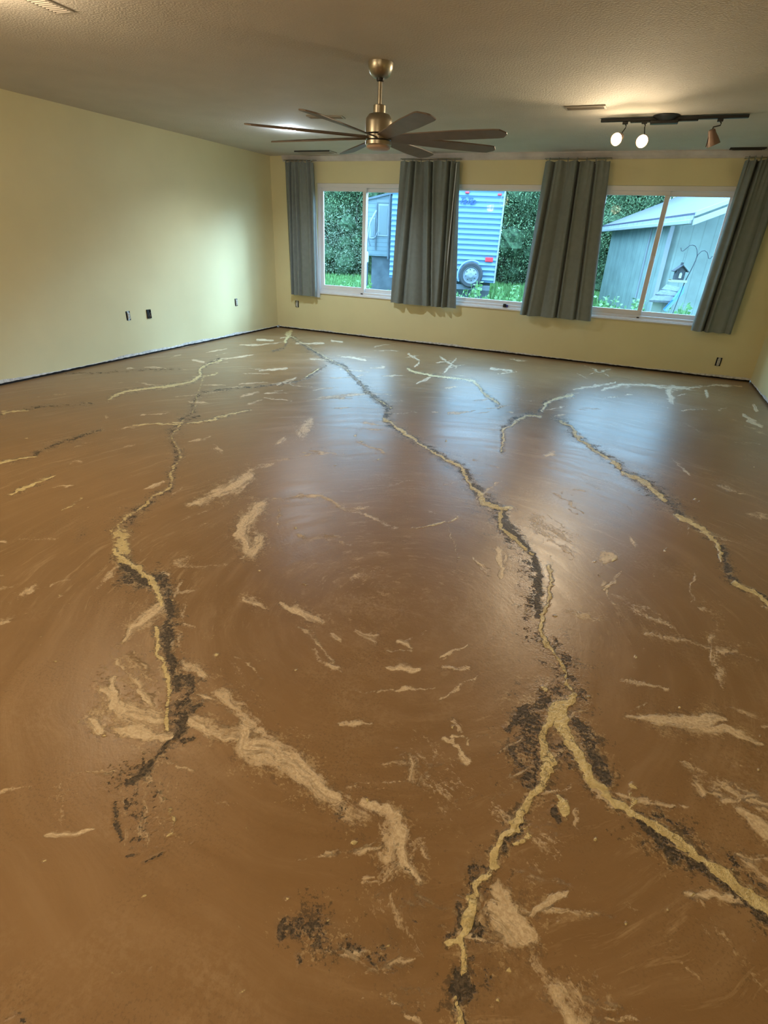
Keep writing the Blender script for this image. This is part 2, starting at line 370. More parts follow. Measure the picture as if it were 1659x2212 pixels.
# thin far lines
st('cream', .9, (235,862,2.5),(252,852,3),(275,845,3),(330,838,2.5),(380,832,2.5),(410,825,3),(432,813,3.5),(432,797,3),(450,785,1.5),(480,778,1))
st('dark', .6, (432,800,6),(440,790,5),(475,775,4)); st('cream', .7, (415,890,1),(440,812,1.5),(470,808,1))
st('dark', .6, (0,1002,3),(60,988,4),(90,972,5),(120,958,5),(170,943,4),(220,928,3)); st('cream', 1, (0,1002,3),(40,992,1.5),(75,985,2))
st('cream', .9, (280,920,1.5),(330,916,1.5),(395,915,1.5)); st('cream', .9, (405,915,1.5),(450,908,2),(500,895,2),(545,886,1.2)); st('dark', .6, (395,905,6),(430,900,5))
st('dark', .5, (0,896,4),(40,888,4),(90,877,3),(200,872,2)); st('cream', .8, (8,893,3),(60,886,2)); st('dark', .5, (110,808,2),(300,800,2.5),(390,797,3))
st('cream', .8, (20,1065,2),(60,1050,3),(100,1035,2),(120,1028,1)); st('cream', .7, (133,1100,1),(150,1092,2),(178,1080,1))
st('cream', .9, (620,722,5),(628,716,5),(616,738,3)); st('dark', .6, (620,735,5),(612,752,4),(588,760,3))
for a in [((640,742),(700,742)),((670,775),(715,780)),((715,736),(740,739)),((555,735),(590,735)),((415,778),(440,781)),((600,832),(640,815)),((560,800),(620,796)),((740,770),(790,778)),((800,795),(830,793)),((900,828),(930,815)),((880,765),(905,778)),((905,783),(895,792)),((950,770),(985,795)),((985,775),(960,805)),((1060,795),(1105,800)),((1240,840),(1330,826))]:
    st('pale', .85, (a[0][0], a[0][1], 2.2), (a[1][0], a[1][1], 2.2))
st('cream', .9, (880,797,2),(892,803,2.5),(920,808,2),(960,815,2),(1000,820,2),(1025,823,3),(1036,835,3),(1040,848,2.5),(1060,860,2.5),(1078,872,2))
st('dark', .45, (1030,830,6),(1045,850,6),(1080,880,6)); st('dark', .55, (1180,868,4),(1160,895,6),(1140,895,6),(1110,905,6),(1085,925,6),(1083,950,6),(1083,975,5))
st('cream', .95, (1240,853,2),(1200,862,2.5),(1178,875,3),(1172,888,2)); st('cream', .9, (1168,898,2),(1145,897,2.5),(1115,910,2),(1088,930,2.5),(1086,950,2),(1082,975,1.5))
st('dark', .55, (1190,900,5),(1225,915,9),(1240,940,10),(1270,965,9),(1320,990,12),(1345,1015,10),(1400,1050,22),(1440,1080,18),(1480,1115,14))
st('cream', 1, (1210,907,2.5),(1232,918,3),(1242,935,3),(1248,950,3),(1275,968,3),(1300,983,3),(1325,1000,3),(1340,1010,2.5)); st('cream', 1, (1345,1020,4),(1370,1030,5),(1395,1045,6),(1420,1070,5),(1440,1085,3))
st('cream', .95, (1460,1112,5),(1490,1125,8),(1512,1142,6),(1532,1158,5),(1548,1175,5),(1555,1195,4),(1552,1208,3)); st('dark', .75, (1560,1180,7),(1562,1215,9),(1575,1245,8),(1590,1258,6))
st('cream', 1, (1582,1258,5),(1600,1268,6),(1625,1282,6),(1645,1298,5),(1660,1310,5),(1720,1335,5),(1790,1380,3)); st('dark', .8, (1600,1262,4),(1660,1300,4))
st('pale', .75, (1300,842,2.5),(1340,832,5),(1400,832,4),(1460,838,5),(1490,838,3),(1540,833,2),(1600,834,2)); st('pale', .9, (1447,845,9),(1452,865,7)); st('pale', .7, (1525,845,5),(1527,853,6)); st('pale', .95, (1630,876,5),(1633,886,5)); st('pale', .95, (1602,896,2),(1622,910,4),(1645,922,4)); st('pale', .9, (1240,938,3),(1255,945,3))
# pale smears
st('pale', .95, (572,1088,7),(558,1098,14),(545,1115,10),(530,1130,13),(520,1155,14)); st('pale', .95, (528,1165,16),(540,1185,16),(558,1175,12),(560,1160,9),(548,1198,10)); st('pale', .55, (540,1110,18),(535,1160,20))
st('pale', .72, (405,1090,3),(440,1082,8),(475,1065,16),(510,1048,18),(538,1030,14)); st('pale', .5, (540,1015,5),(620,990,5)); st('pale', .62, (650,935,14),(665,918,14),(672,910,8)); st('pale', .5, (605,958,10),(615,950,8)); st('pale', .4, (470,970,12),(475,975,8))
st('pale', .55, (215,1490,18),(215,1540,26)); st('pale', .92, (200,1565,12),(222,1580,13)); st('pale', .6, (225,1500,24),(260,1540,40),(300,1570,34)); st('pale', .95, (245,1462,5),(255,1500,9),(250,1530,14)); st('pale', .92, (265,1580,14),(290,1575,22),(330,1588,12),(370,1590,8))
st('pale', .9, (305,1490,9),(322,1508,9),(335,1518,6)); st('pale', .72, (290,1545,34),(340,1550,30)); st('pale', .45, (270,1440,50),(310,1480,40))
st('pale', .8, (350,1310,16),(320,1335,18),(290,1360,12),(262,1387,3)); st('pale', .8, (415,1560,14),(450,1580,18),(480,1592,16),(510,1590,22)); st('pale', .88, (520,1580,18),(525,1615,26),(570,1620,32),(610,1640,28))
st('pale', 1, (600,1640,18),(635,1655,24),(670,1680,24),(700,1705,20),(730,1718,12)); st('pale', .6, (560,1575,12),(600,1620,14)); st('pale', .6, (400,1440,12),(430,1445,16),(440,1460,8)); st('pale', .6, (480,1500,26),(540,1560,24))
st('pale', .62, (740,1735,30),(770,1760,34)); st('dark', .35, (740,1750,34),(760,1770,30)); st('pale', .8, (790,1735,14),(812,1740,12)); st('pale', .7, (825,1750,20),(855,1790,28),(845,1850,28)); st('pale', .95, (850,1760,10),(868,1800,14),(875,1850,13),(885,1885,9),(905,1905,8)); st('pale', .5, (780,1890,14),(820,1900,24),(900,1830,30)); st('pale', .7, (915,1840,12),(925,1855,6))
st('pale', .95, (95,1803,4),(115,1798,9),(150,1793,9),(185,1785,3)); st('pale', .45, (125,1780,12),(130,1700,10))
st('pale', 1, (1060,1960,20),(1090,1975,36),(1115,2000,34),(1135,2020,26),(1158,2012,5)); st('pale', .6, (1075,1920,22),(1085,1935,26)); st('pale', .85, (1165,1965,13),(1190,1945,14),(1225,1928,8)); st('pale', .7, (1035,1990,8),(1040,1930,10))
st('pale', .5, (1160,2060,14),(1185,2100,20),(1210,2130,22)); st('pale', .6, (1220,2140,40),(1250,2215,44)); st('pale', .5, (1290,2100,4),(1330,2205,4)); st('pale', .4, (1500,1920,8),(1580,2040,10),(1655,2140,12)); st('pale', .4, (1500,1980,5),(1600,2100,8)); st('pale', .3, (1360,1960,20),(1520,2140,16))
st('pale', .9, (1350,1545,4),(1400,1552,9),(1440,1558,14),(1490,1558,18),(1530,1555,18),(1560,1553,5)); st('pale', .8, (1430,1560,6),(1500,1575,14),(1560,1580,12),(1600,1598,11),(1645,1618,4)); st('pale', .7, (1360,1535,3),(1395,1520,3))
st('pale', .45, (1480,1645,16),(1530,1675,18),(1600,1720,22),(1660,1760,18)); st('pale', .85, (1600,1745,9),(1635,1775,12),(1662,1800,14)); st('pale', .7, (1505,1690,12),(1525,1710,10)); st('pale', .5, (1610,1860,18),(1660,1900,20)); st('pale', .6, (1570,1730,10),(1640,1720,6))
st('pale', .5, (1520,1310,12),(1545,1320,14),(1555,1350,12),(1535,1390,14),(1545,1430,18),(1560,1480,12)); st('pale', .5, (1400,1370,10),(1460,1385,8),(1590,1405,14)); st('pale', .42, (1240,1325,18),(1300,1335,16)); st('pale', .5, (1340,1470,6),(1440,1490,6))
st('pale', .9, (770,1358,5),(800,1372,8),(820,1388,6)); st('pale', .85, (800,1370,8),(815,1375,9)); st('pale', .9, (862,1382,7),(880,1390,7),(892,1400,3)); st('pale', .9, (838,1440,4),(870,1445,9),(898,1445,5)); st('pale', .6, (960,1438,6),(1015,1438,6)); st('pale', .8, (838,1403,1.5),(890,1404,1.5))
st('pale', .85, (952,1598,5),(970,1600,7),(985,1625,6),(985,1640,6)); st('pale', .95, (965,1590,3),(998,1588,2.5),(1004,1610,2.5)); st('pale', .9, (985,1640,8),(1004,1650,7)); st('pale', .5, (980,1560,14),(990,1575,8)); st('pale', .9, (1078,1185,7),(1085,1215,8),(1085,1235,6),(1080,1250,4)); st('pale', .6, (1098,1195,4),(1095,1225,6))
st('pale', .7, (1310,1205,14),(1325,1202,8)); st('pale', .7, (1345,1232,3),(1325,1258,5),(1305,1275,4)); st('pale', .6, (885,1640,7),(890,1690,14)); st('pale', .5, (882,1625,3),(880,1660,4)); st('pale', .8, (918,1670,3),(926,1680,3)); st('pale', .6, (1105,1675,3),(1125,1695,3))
st('pale', .75, (963,1130,1.2),(972,1160,1.2),(982,1185,1.4),(986,1215,1.4)); st('cream', .7, (890,1140,1.5),(960,1128,2)); st('cream', .8, (968,1130,2),(990,1122,2.5))
st('pale', .6, (525,1292,6),(545,1300,12),(570,1315,4)); st('pale', .7, (610,1308,4),(640,1320,8),(680,1335,10),(698,1345,6)); st('pale', .5, (720,1370,5),(745,1390,4)); st('pale', .5, (680,1405,5),(690,1425,5),(740,1440,6)); st('pale', .6, (375,1215,8),(405,1210,12),(400,1200,4)); st('pale', .6, (400,1220,5),(490,1218,4)); st('pale', .5, (350,1275,5),(420,1280,4)); st('pale', .8, (348,1237,5),(362,1239,4)); st('pale', .6, (395,1345,5),(422,1352,3))
st('pale', .55, (590,1080,5),(650,1070,7),(700,1075,5),(740,1100,7),(780,1110,5),(860,1145,5)); st('pale', .5, (600,1085,4),(600,1130,5)); st('pale', .5, (650,1160,10),(660,1170,6)); st('pale', .4, (700,1160,9),(760,1180,6)); st('pale', .4, (760,1250,10),(830,1230,8))
st('pale', .5, (45,1285,6),(70,1275,10),(80,1265,4)); st('pale', .5, (80,1270,3),(150,1255,3)); st('pale', .9, (0,1168,5),(12,1170,5)); st('pale', .4, (0,1345,6),(20,1340,6)); st('pale', .5, (1560,1052,7),(1590,1060,4)); st('pale', .5, (1620,1115,8),(1659,1120,6)); st('pale', .5, (1180,985,7),(1200,980,5)); st('pale', .6, (1240,1055,7),(1260,1060,5)); st('pale', .3, (1430,1350,30),(1330,1300,24))
st('pale', .55, (1030,1075,3),(1085,1040,2)); st('pale', .4, (1170,1130,30),(1230,1180,26)); st('pale', .5, (920,1050,2),(990,1045,2)); st('pale', .5, (830,1050,2),(890,1040,2)); st('pale', .4, (1020,995,2),(1080,1008,3)); st('pale', .6, (1450,990,2),(1490,1025,4))
st('pale', .4, (690,860,8),(760,850,8)); st('pale', .5, (770,955,3),(830,975,4)); st('pale', .5, (520,855,3),(560,848,3)); st('pale', .5, (230,903,3),(232,900,3))
# dark speckle patches in front
st('dark', .58, (620,1990,12),(650,2010,30),(690,1990,34),(720,2020,30),(700,2050,26)); st('dark', .9, (622,2000,9),(625,2025,9)); st('dark', .9, (658,2070,6),(656,2090,5)); st('dark', .7, (690,2000,16),(712,1995,12)); st('dark', .45, (740,2020,34),(790,2060,34),(850,2110,28)); st('pale', .6, (720,2025,4),(780,2080,7),(840,2110,9)); st('pale', .35, (820,2080,30),(900,2160,34))
st('dark', .3, (860,1880,46),(900,1960,50),(860,2030,50)); st('pale', .3, (860,1950,70),(900,2040,60)); st('pale', .3, (1180,1850,70),(1080,1760,40)); st('pale', .32, (960,1700,70),(900,1640,50)); st('pale', .25, (480,1520,80),(520,1600,70)); st('pale', .3, (290,1440,80),(300,1520,90)); st('pale', .34, (320,1780,70),(320,1700,60))
st('dark', .4, (180,1150,12),(170,1170,10)); st('dark', .5, (20,2195,5),(45,2185,6),(55,2200,5))
rs = random.Random(5)
# soft trowel strokes all over, following arcs
for i in range(380):
    v = 740 + 1700 * rs.random() ** 1.15; u = rs.uniform(-350, 2000)
    if v > 1750 and u < 700: continue
    k = (v - 560) / 900.0
    cx, cy = 800, 1330
    dx, dy = u - cx, (v - cy) * 1.6
    if math.hypot(dx, dy) < 760: ang = math.atan2(dx, -dy) + rs.uniform(-.3, .3); tx, ty = math.cos(ang), math.sin(ang) * .62
    else: tx, ty = 1, rs.uniform(-.35, -.05) * (1 if u < 900 else -1.5)
    L = rs.uniform(14, 64) * (k + .3); wd = rs.uniform(1.0, 7.5) * (k + .2)
    st('pale', rs.uniform(.2, .62), (u - tx*L, v - ty*L, wd*.4), (u, v, wd), (u + tx*L, v + ty*L, wd*.4))
for i in range(90):   # thin pale trowel edges on the far part of the floor
    v = rs.uniform(722, 905); u = rs.uniform(250, 1560)
    if v < 712 + max(0, (u - 600) * .112) + 8 or v < 790 - u * .13: continue
    L = rs.uniform(6, 34); sl_ = rs.uniform(-.25, .12)
    st('pale', rs.uniform(.5, .95), (u - L, v - L*sl_, .6), (u, v, rs.uniform(1.2, 2.4)), (u + L, v + L*sl_, .6))
for i in range(60):   # small drips
    v = 900 + 1300 * rs.random(); u = rs.uniform(0, 1659); r_ = rs.uniform(.8, 2.4) * (v / 1800)
    st('cream', 1, (u, v, r_ + 1), (u + 1.5, v, r_ + 1))
for u, v, r_ in [(622,1934,4),(532,2137,4),(753,1814,4),(420,1815,3),(465,1412,6),(1345,1996,3),(1640,1725,3),(1288,1817,3)]: st('cream', 1, (u, v, r_), (u + 1, v, r_))

xs = [XL - .05]
while xs[-1] < XR + .05: xs.append(xs[-1] + (.0055 if -2.1 < xs[-1] < 1.0 else .0085 if xs[-1] > -3.6 else .0125))
xs = np.array(xs)
ys = [YF - .05]
while ys[-1] < -.0: ys.append(ys[-1] + .1)
while ys[-1] < YB + .02: ys.append(ys[-1] + .0055 + .0022 * max(0, ys[-1]))
ys = np.array(ys)
gx, gy = np.meshgrid(xs, ys); NX, NY = len(xs), len(ys)
V3 = np.stack([gx.ravel(), gy.ravel(), np.zeros(gx.size)], 1)
pu, pv, pz = project(V3); ok = (pz > .15)
fields = {k: np.zeros(len(V3), np.float32) for k in ('cream', 'pale', 'dark', 'halo', 'dust')}
sv = np.zeros((len(V3), 3), np.float32)
idx_ok = np.where(ok & (pu > -400) & (pu < 2060) & (pv > 650) & (pv < 2700))[0]
U, Vv = pu[idx_ok], pv[idx_ok]; X2, Y2 = V3[idx_ok, 0], V3[idx_ok, 1]
def vnoise(x, y, cell, seed):
    r_ = np.random.default_rng(seed); g_ = r_.uniform(-1, 1, (256, 256)); a, b_ = x / cell + 1000, y / cell + 1000
    i, j = np.floor(a).astype(int), np.floor(b_).astype(int); fx, fy = a - i, b_ - j; fx = fx*fx*(3-2*fx); fy = fy*fy*(3-2*fy)
    i %= 255; j %= 255
    return (g_[i, j]*(1-fx) + g_[i+1, j]*fx)*(1-fy) + (g_[i, j+1]*(1-fx) + g_[i+1, j+1]*fx)*fy
# ragged hand-trowelled outlines: the outline is disturbed by a few octaves of noise on the floor
amp = 5.5 * np.clip((Vv - 560) / 1100, .12, 1.5)
wu = sum(a_ * vnoise(X2, Y2, c_, sd) for a_, c_, sd in ((1.6, .16, 1), (1.2, .05, 2), (.9, .018, 3)))
wv = sum(a_ * vnoise(X2, Y2, c_, sd) for a_, c_, sd in ((1.6, .16, 4), (1.2, .05, 5), (.9, .018, 6)))
U = U + wu * amp; Vv = Vv + wv * amp * .8
order = np.argsort(Vv); U, Vv, X2, Y2, idx_ok = U[order], Vv[order], X2[order], Y2[order], idx_ok[order]
for si, (kind, stg, pts) in enumerate(S):
    pad = max(p[2] for p in pts) * 4 + 3
    v0, v1 = min(p[1] for p in pts) - pad, max(p[1] for p in pts) + pad
    a, b_ = np.searchsorted(Vv, v0), np.searchsorted(Vv, v1)
    uu, vv = U[a:b_], Vv[a:b_]
    sel = np.where((uu > min(p[0] for p in pts) - pad) & (uu < max(p[0] for p in pts) + pad))[0]
    if not len(sel): continue
    uu, vv = uu[sel], vv[sel]; best = np.full(len(uu), -9.0); halo = np.zeros(len(uu)); bs = np.zeros(len(uu)); bt = np.zeros(len(uu)); cum = 0
    for p, q in zip(pts[:-1], pts[1:]):
        dx, dy = q[0]-p[0], q[1]-p[1]; L2 = dx*dx + dy*dy + 1e-6; L = math.sqrt(L2)
        t_ = np.clip(((uu-p[0])*dx + (vv-p[1])*dy) / L2, 0, 1)
        ddx, ddy = uu - p[0] - t_*dx, vv - p[1] - t_*dy
        dist = np.hypot(ddx, ddy); wd = (p[2] + (q[2]-p[2]) * t_) * {'cream': 1.25, 'dark': 1.5, 'pale': 1.45}[kind]
        f = 1 - dist / np.maximum(wd, .6) ; mk = f > best
        halo = np.maximum(halo, 1 - dist / (wd * 2.6 + 3))
        best = np.where(mk, f, best); k0 = math.sqrt(max(.05, (p[1]-520)/1100))
        bs = np.where(mk, (cum + t_*L), bs); bt = np.where(mk, (dx*ddy - dy*ddx)/L, bt); cum += L
    if kind == 'cream': val = np.clip(best * 1.25 + .08, 0, 1) * stg
    elif kind == 'dark': val = np.clip(best * 1.2, 0, 1) * stg
    else: val = np.clip(best * 1.3, 0, 1) * stg
    gi = idx_ok[a:b_][sel]; cur = fields[kind][gi]; up = val > cur
    fields[kind][gi[up]] = val[up]
    if kind != 'pale' and len(pts) > 3: fields['halo'][gi] = np.maximum(fields['halo'][gi], halo * stg)
    if kind == 'pale' and max(p[2] for p in pts) > 9: fields['dust'][gi] = np.maximum(fields['dust'][gi], halo * stg)
    if kind == 'pale':
        sc_ = 1 / (80 + max(0, (pts[0][1] - 700)) * .5)
        sv[gi[up]] = np.stack([bs[up]*sc_, bt[up]*sc_, np.full(up.sum(), si * .37)], 1)
me = bpy.data.meshes.new('floor')
ii = np.arange((NY-1)*(NX-1)); r_, c_ = ii // (NX-1), ii % (NX-1)
q = np.stack([r_*NX + c_, r_*NX + c_ + 1, (r_+1)*NX + c_ + 1, (r_+1)*NX + c_], 1).astype(np.int32)
me.vertices.add(len(V3)); me.vertices.foreach_set('co', V3.ravel().astype(np.float32))
me.loops.add(q.size); me.loops.foreach_set('vertex_index', q.ravel())
me.polygons.add(len(q)); me.polygons.foreach_set('loop_start', np.arange(0, q.size, 4, dtype=np.int32))
me.update(calc_edges=True)
for k in fields: me.attributes.new(k, 'FLOAT', 'POINT').data.foreach_set('value', fields[k])
me.attributes.new('stroke', 'FLOAT_VECTOR', 'POINT').data.foreach_set('vector', sv.ravel())
fl = bpy.data.objects.new('floor', me); COL.objects.link(fl); struct(fl)
struct(MB().box(XL - T, XR + T, YF - T, YB + T, -.25, -.004).build('floor', M['concrete']))

fm, nt, b = new_mat('skim_coated_floor'); L = nt.links.new
def mth(op, a, b_=None, c=None):
    n = node(nt, 'ShaderNodeMath', operation=op)
    for i, x in enumerate((a, b_, c)):
        if x is None: continue
        if isinstance(x, (int, float)): n.inputs[i].default_value = x
        else: L(x, n.inputs[i])
    return n.outputs[0]
def noise(vec, scale, detail=4, rough=.6, dist=0):
    n = node(nt, 'ShaderNodeTexNoise'); n.inputs['Scale'].default_value = scale; n.inputs['Detail'].default_value = detail
    n.inputs['Roughness'].default_value = rough; n.inputs['Distortion'].default_value = dist; L(vec, n.inputs['Vector']); return n.outputs['Fac']
def rng_(x, a, b_, c=0, d=1):
    n = node(nt, 'ShaderNodeMapRange'); n.inputs[1].default_value = a; n.inputs[2].default_value = b_; n.inputs[3].default_value = c; n.inputs[4].default_value = d
    L(x, n.inputs[0]); return n.outputs[0]
def mixc(fac, a, b_):
    n = node(nt, 'ShaderNodeMix', data_type='RGBA')
    if isinstance(fac, float): n.inputs[0].default_value = fac
    else: L(fac, n.inputs[0])
    for i, x in ((6, a), (7, b_)):
        if isinstance(x, tuple): n.inputs[i].default_value = (*x, 1)
        else: L(x, n.inputs[i])
    return n.outputs[2]
def vmul(vec, x, y, z):
    n = node(nt, 'ShaderNodeVectorMath', operation='MULTIPLY'); L(vec, n.inputs[0]); n.inputs[1].default_value = (x, y, z); return n.outputs[0]
def attr(nm):
    n = node(nt, 'ShaderNodeAttribute', attribute_name=nm); return n
tc = node(nt, 'ShaderNodeTexCoord').outputs['Object']
A = {k: attr(k).outputs['Fac'] for k in fields}; AS = attr('stroke').outputs['Vector']
# swirl coordinates around the sweep centre
sub = node(nt, 'ShaderNodeVectorMath', operation='SUBTRACT'); L(tc, sub.inputs[0]); sub.inputs[1].default_value = (-.62, 1.75, 0)
ln = node(nt, 'ShaderNodeVectorMath', operation='LENGTH'); L(sub.outputs[0], ln.inputs[0])
nrm = node(nt, 'ShaderNodeVectorMath', operation='NORMALIZE'); L(sub.outputs[0], nrm.inputs[0])
wob = noise(tc, 1.6, 2)
rad = mth('ADD', ln.outputs['Value'], mth('MULTIPLY', wob, .22))
sepn = node(nt, 'ShaderNodeSeparateXYZ'); L(nrm.outputs[0], sepn.inputs[0])
cmb = node(nt, 'ShaderNodeCombineXYZ'); L(mth('MULTIPLY', sepn.outputs[0], 1.3), cmb.inputs[0]); L(mth('MULTIPLY', sepn.outputs[1], 1.3), cmb.inputs[1]); L(mth('MULTIPLY', rad, 9), cmb.inputs[2])
swirl = noise(cmb.outputs[0], 1.6, 4, .68)
sx = node(nt, 'ShaderNodeSeparateXYZ'); L(tc, sx.inputs[0])
big = noise(tc, .9, 3); fine = noise(tc, 55, 3, .7); mid = noise(tc, 16, 3, .65); grit = noise(tc, 120, 3, .6)
# base coat
c0 = mixc(rng_(big, .35, .65), (.270, .162, .074), (.325, .200, .098))
c0 = mixc(mth('MULTIPLY', rng_(swirl, .50, .72), .42), c0, (.42, .28, .155))
c0 = mixc(mth('MULTIPLY', rng_(swirl, .48, .30), .22), c0, (.215, .122, .052))
# scratchy film, thin pale veils
veil = mth('MULTIPLY', rng_(noise(tc, 2.1, 3, .7), .50, .66), rng_(fine, .42, .62)); 
near = rng_(sx.outputs[0], -2.4, -1.0)
c0 = mixc(mth('MULTIPLY', mth('MULTIPLY', veil, .38), near), c0, (.50, .36, .22))
sv2 = noise(cmb.outputs[0], 4.2, 4, .75)
worked = mth('MAXIMUM', rng_(sx.outputs[1], .85, 1.3), rng_(sx.outputs[0], -.55, -.2))
c0 = mixc(mth('MULTIPLY', mth('MULTIPLY', mth('MULTIPLY', rng_(sv2, .56, .68), rng_(noise(tc, 1.3, 3), .44, .60)), .6), worked), c0, (.60, .44, .27))
c0 = mixc(mth('MULTIPLY', mth('MULTIPLY', rng_(grit, .52, .66), rng_(noise(tc, 2.6, 3), .46, .62)), .45), c0, (.13, .085, .045))
def cover(att, thr, soft):
    # attribute against a noise threshold
    d = mth('SUBTRACT', att, thr); return rng_(d, -soft, soft)
nstreak = noise(vmul(AS, 3.0, 30, 1), 1.0, 4, .68)
chunk = noise(tc, 27, 3, .62, .8); speck = noise(tc, 95, 2, .7); blot = noise(tc, 14, 2, .62)
pal_thr = mth('ADD', mth('ADD', mth('MULTIPLY', rng_(nstreak, .32, .68), .50), mth('MULTIPLY', rng_(speck, .34, .66), .34)), mth('MULTIPLY', rng_(blot, .36, .64), .26))
pale_m = mth('MULTIPLY', cover(A['pale'], mth('ADD', pal_thr, -.02), .15), mth('SUBTRACT', 1, mth('MULTIPLY', rng_(noise(vmul(AS, 5, 46, 1), 1.0, 3, .7), .50, .64), .75)))
dark_thr = mth('ADD', mth('ADD', mth('MULTIPLY', rng_(chunk, .34, .66), .50), mth('MULTIPLY', rng_(speck, .34, .66), .42)), mth('MULTIPLY', rng_(blot, .36, .64), .28))
dark_m = cover(A['dark'], mth('ADD', dark_thr, .02), .11)
halo_d = cover(A['halo'], mth('ADD', mth('ADD', mth('MULTIPLY', rng_(noise(tc, 75, 3, .75), .34, .66), .72), mth('MULTIPLY', rng_(blot, .36, .64), .5)), .06), .10)
halo_p = cover(mth('MAXIMUM', A['halo'], A['dust']), mth('ADD', mth('ADD', mth('MULTIPLY', rng_(noise(vmul(tc, 1, 1.2, 1), 88, 3, .75), .34, .66), .72), mth('MULTIPLY', rng_(mid, .36, .64), .5)), .12), .10)
film = mth('MULTIPLY', mth('MULTIPLY', rng_(A['dark'], .0, .7), rng_(fine, .36, .6)), .34)
cream_thr = mth('ADD', mth('ADD', mth('MULTIPLY', rng_(chunk, .36, .64), .55), mth('MULTIPLY', rng_(speck, .35, .65), .16)), mth('MULTIPLY', rng_(blot, .36, .64), .30))
cream_m = cover(A['cream'], mth('ADD', cream_thr, .0), .06)
chip = mth('MULTIPLY', rng_(A['cream'], .12, .5), cover(mth('MULTIPLY', rng_(speck, .4, .6), 1), .72, .1))
c1 = mixc(film, c0, (.13, .095, .06))
c1 = mixc(mth('MULTIPLY', halo_p, .6), c1, (.56, .42, .25))
dust_d = cover(A['dust'], mth('ADD', mth('ADD', mth('MULTIPLY', rng_(noise(tc, 68, 3, .75), .34, .66), .8), mth('MULTIPLY', rng_(chunk, .36, .64), .5)), .1), .12)
c1 = mixc(mth('MULTIPLY', dust_d, .5), c1, (.15, .10, .06))
c1 = mixc(mth('MULTIPLY', halo_d, .72), c1, (.085, .062, .040))
c2 = mixc(mth('MULTIPLY', pale_m, .86), c1, mixc(rng_(speck, .38, .62), (.68, .52, .33), (.92, .79, .59)))
c3 = mixc(mth('MULTIPLY', dark_m, .92), c2, mixc(rng_(speck, .4, .6), (.030, .024, .018), (.135, .100, .066)))
c3 = mixc(mth('MULTIPLY', chip, .55), c3, (.50, .38, .20))
vo = node(nt, 'ShaderNodeTexVoronoi', feature='DISTANCE_TO_EDGE'); vo.inputs['Scale'].default_value = 17
wv_ = node(nt, 'ShaderNodeVectorMath', operation='MULTIPLY_ADD'); nzc = node(nt, 'ShaderNodeTexNoise'); nzc.inputs['Scale'].default_value = 22; nzc.inputs['Detail'].default_value = 4; L(tc, nzc.inputs['Vector'])
L(nzc.outputs['Color'], wv_.inputs[0]); wv_.inputs[1].default_value = (.09, .09, .09); L(tc, wv_.inputs[2]); L(wv_.outputs[0], vo.inputs['Vector'])
vein = mth('MULTIPLY', rng_(vo.outputs['Distance'], .035, .0), rng_(noise(tc, 6, 3), .46, .56))
ccol = mixc(rng_(chunk, .38, .62), (.66, .53, .26), (.90, .77, .43))
ccol = mixc(mth('MULTIPLY', vein, .8), ccol, (.12, .09, .055))
c4 = mixc(cream_m, c3, ccol)
L(c4, b.inputs['Base Color'])
h = mth('ADD', mth('MULTIPLY', cream_m, mth('ADD', .7, chunk)), mth('ADD', mth('MULTIPLY', pale_m, .4), mth('ADD', mth('MULTIPLY', dark_m, -.8), mth('ADD', mth('MULTIPLY', swirl, .35), mth('ADD', mth('MULTIPLY', fine, .16), mth('MULTIPLY', mth('MULTIPLY', speck, mth('ADD', A['cream'], A['dark'])), 1.4))))))
bp = node(nt, 'ShaderNodeBump'); bp.inputs['Strength'].default_value = .6; bp.inputs['Distance'].default_value = .005; L(h, bp.inputs['Height']); L(bp.outputs[0], b.inputs['Normal'])
L(mth('ADD', mth('ADD', rng_(swirl, .3, .7, .31, .41), mth('MULTIPLY', pale_m, .12)), mth('MULTIPLY', dark_m, .25)), b.inputs['Roughness'])
b.inputs['Specular IOR Level'].default_value = .5
me.materials.append(fm)

# ================================================================ CEILING FIXTURES
FX, FY = -1.845, 4.04
fan = thing('ceiling_fan', 'brushed nickel ceiling fan with eight slim brown grey blades', 'ceiling fan', (FX, FY, CH))
def zz(z): return z - CH
MB().lathe([(.083, 0), (.083, -.012), (.080, -.035), (.066, -.062), (.050, -.078), (.030, -.082)], 40).build('canopy', M['nickel'], fan)
MB().lathe([(.026, -.080), (.024, -.096), (.015, -.100)], 20).build('canopy_collar', M['black'], fan)
MB().lathe([(.0135, -.09), (.0135, -.24)], 16).build('downrod', M['nickel'], fan)
MB().lathe([(.038, zz(2.215)), (.042, zz(2.212)), (.042, zz(2.165)), (.046, zz(2.16))], 32).build('coupling', M['nickel'], fan)
MB().lathe([(.046, zz(2.17)), (.070, zz(2.163)), (.088, zz(2.14)), (.092, zz(2.12)), (.092, zz(2.056)), (.080, zz(2.052))], 48).build('motor_housing', M['nickel'], fan)
MB().lathe([(.078, zz(2.056)), (.078, zz(2.012))], 40).build('blade_hub', M['black'], fan)
MB().lathe([(.060, zz(2.050)), (.087, zz(2.046)), (.087, zz(2.022)), (.060, zz(2.020))], 40).build('blade_mount_ring', M['nickel'], fan)
MB().lathe([(.080, zz(2.016)), (.090, zz(2.012)), (.090, zz(1.992)), (.083, zz(1.985))], 48).build('bottom_cap', M['nickel'], fan)
MB().lathe([(.083, zz(1.988)), (.080, zz(1.972)), (.062, zz(1.963)), (.03, zz(1.958)), (.004, zz(1.957))], 40).build('lens', M['lens'], fan)
bl_vs = []; NB = 24
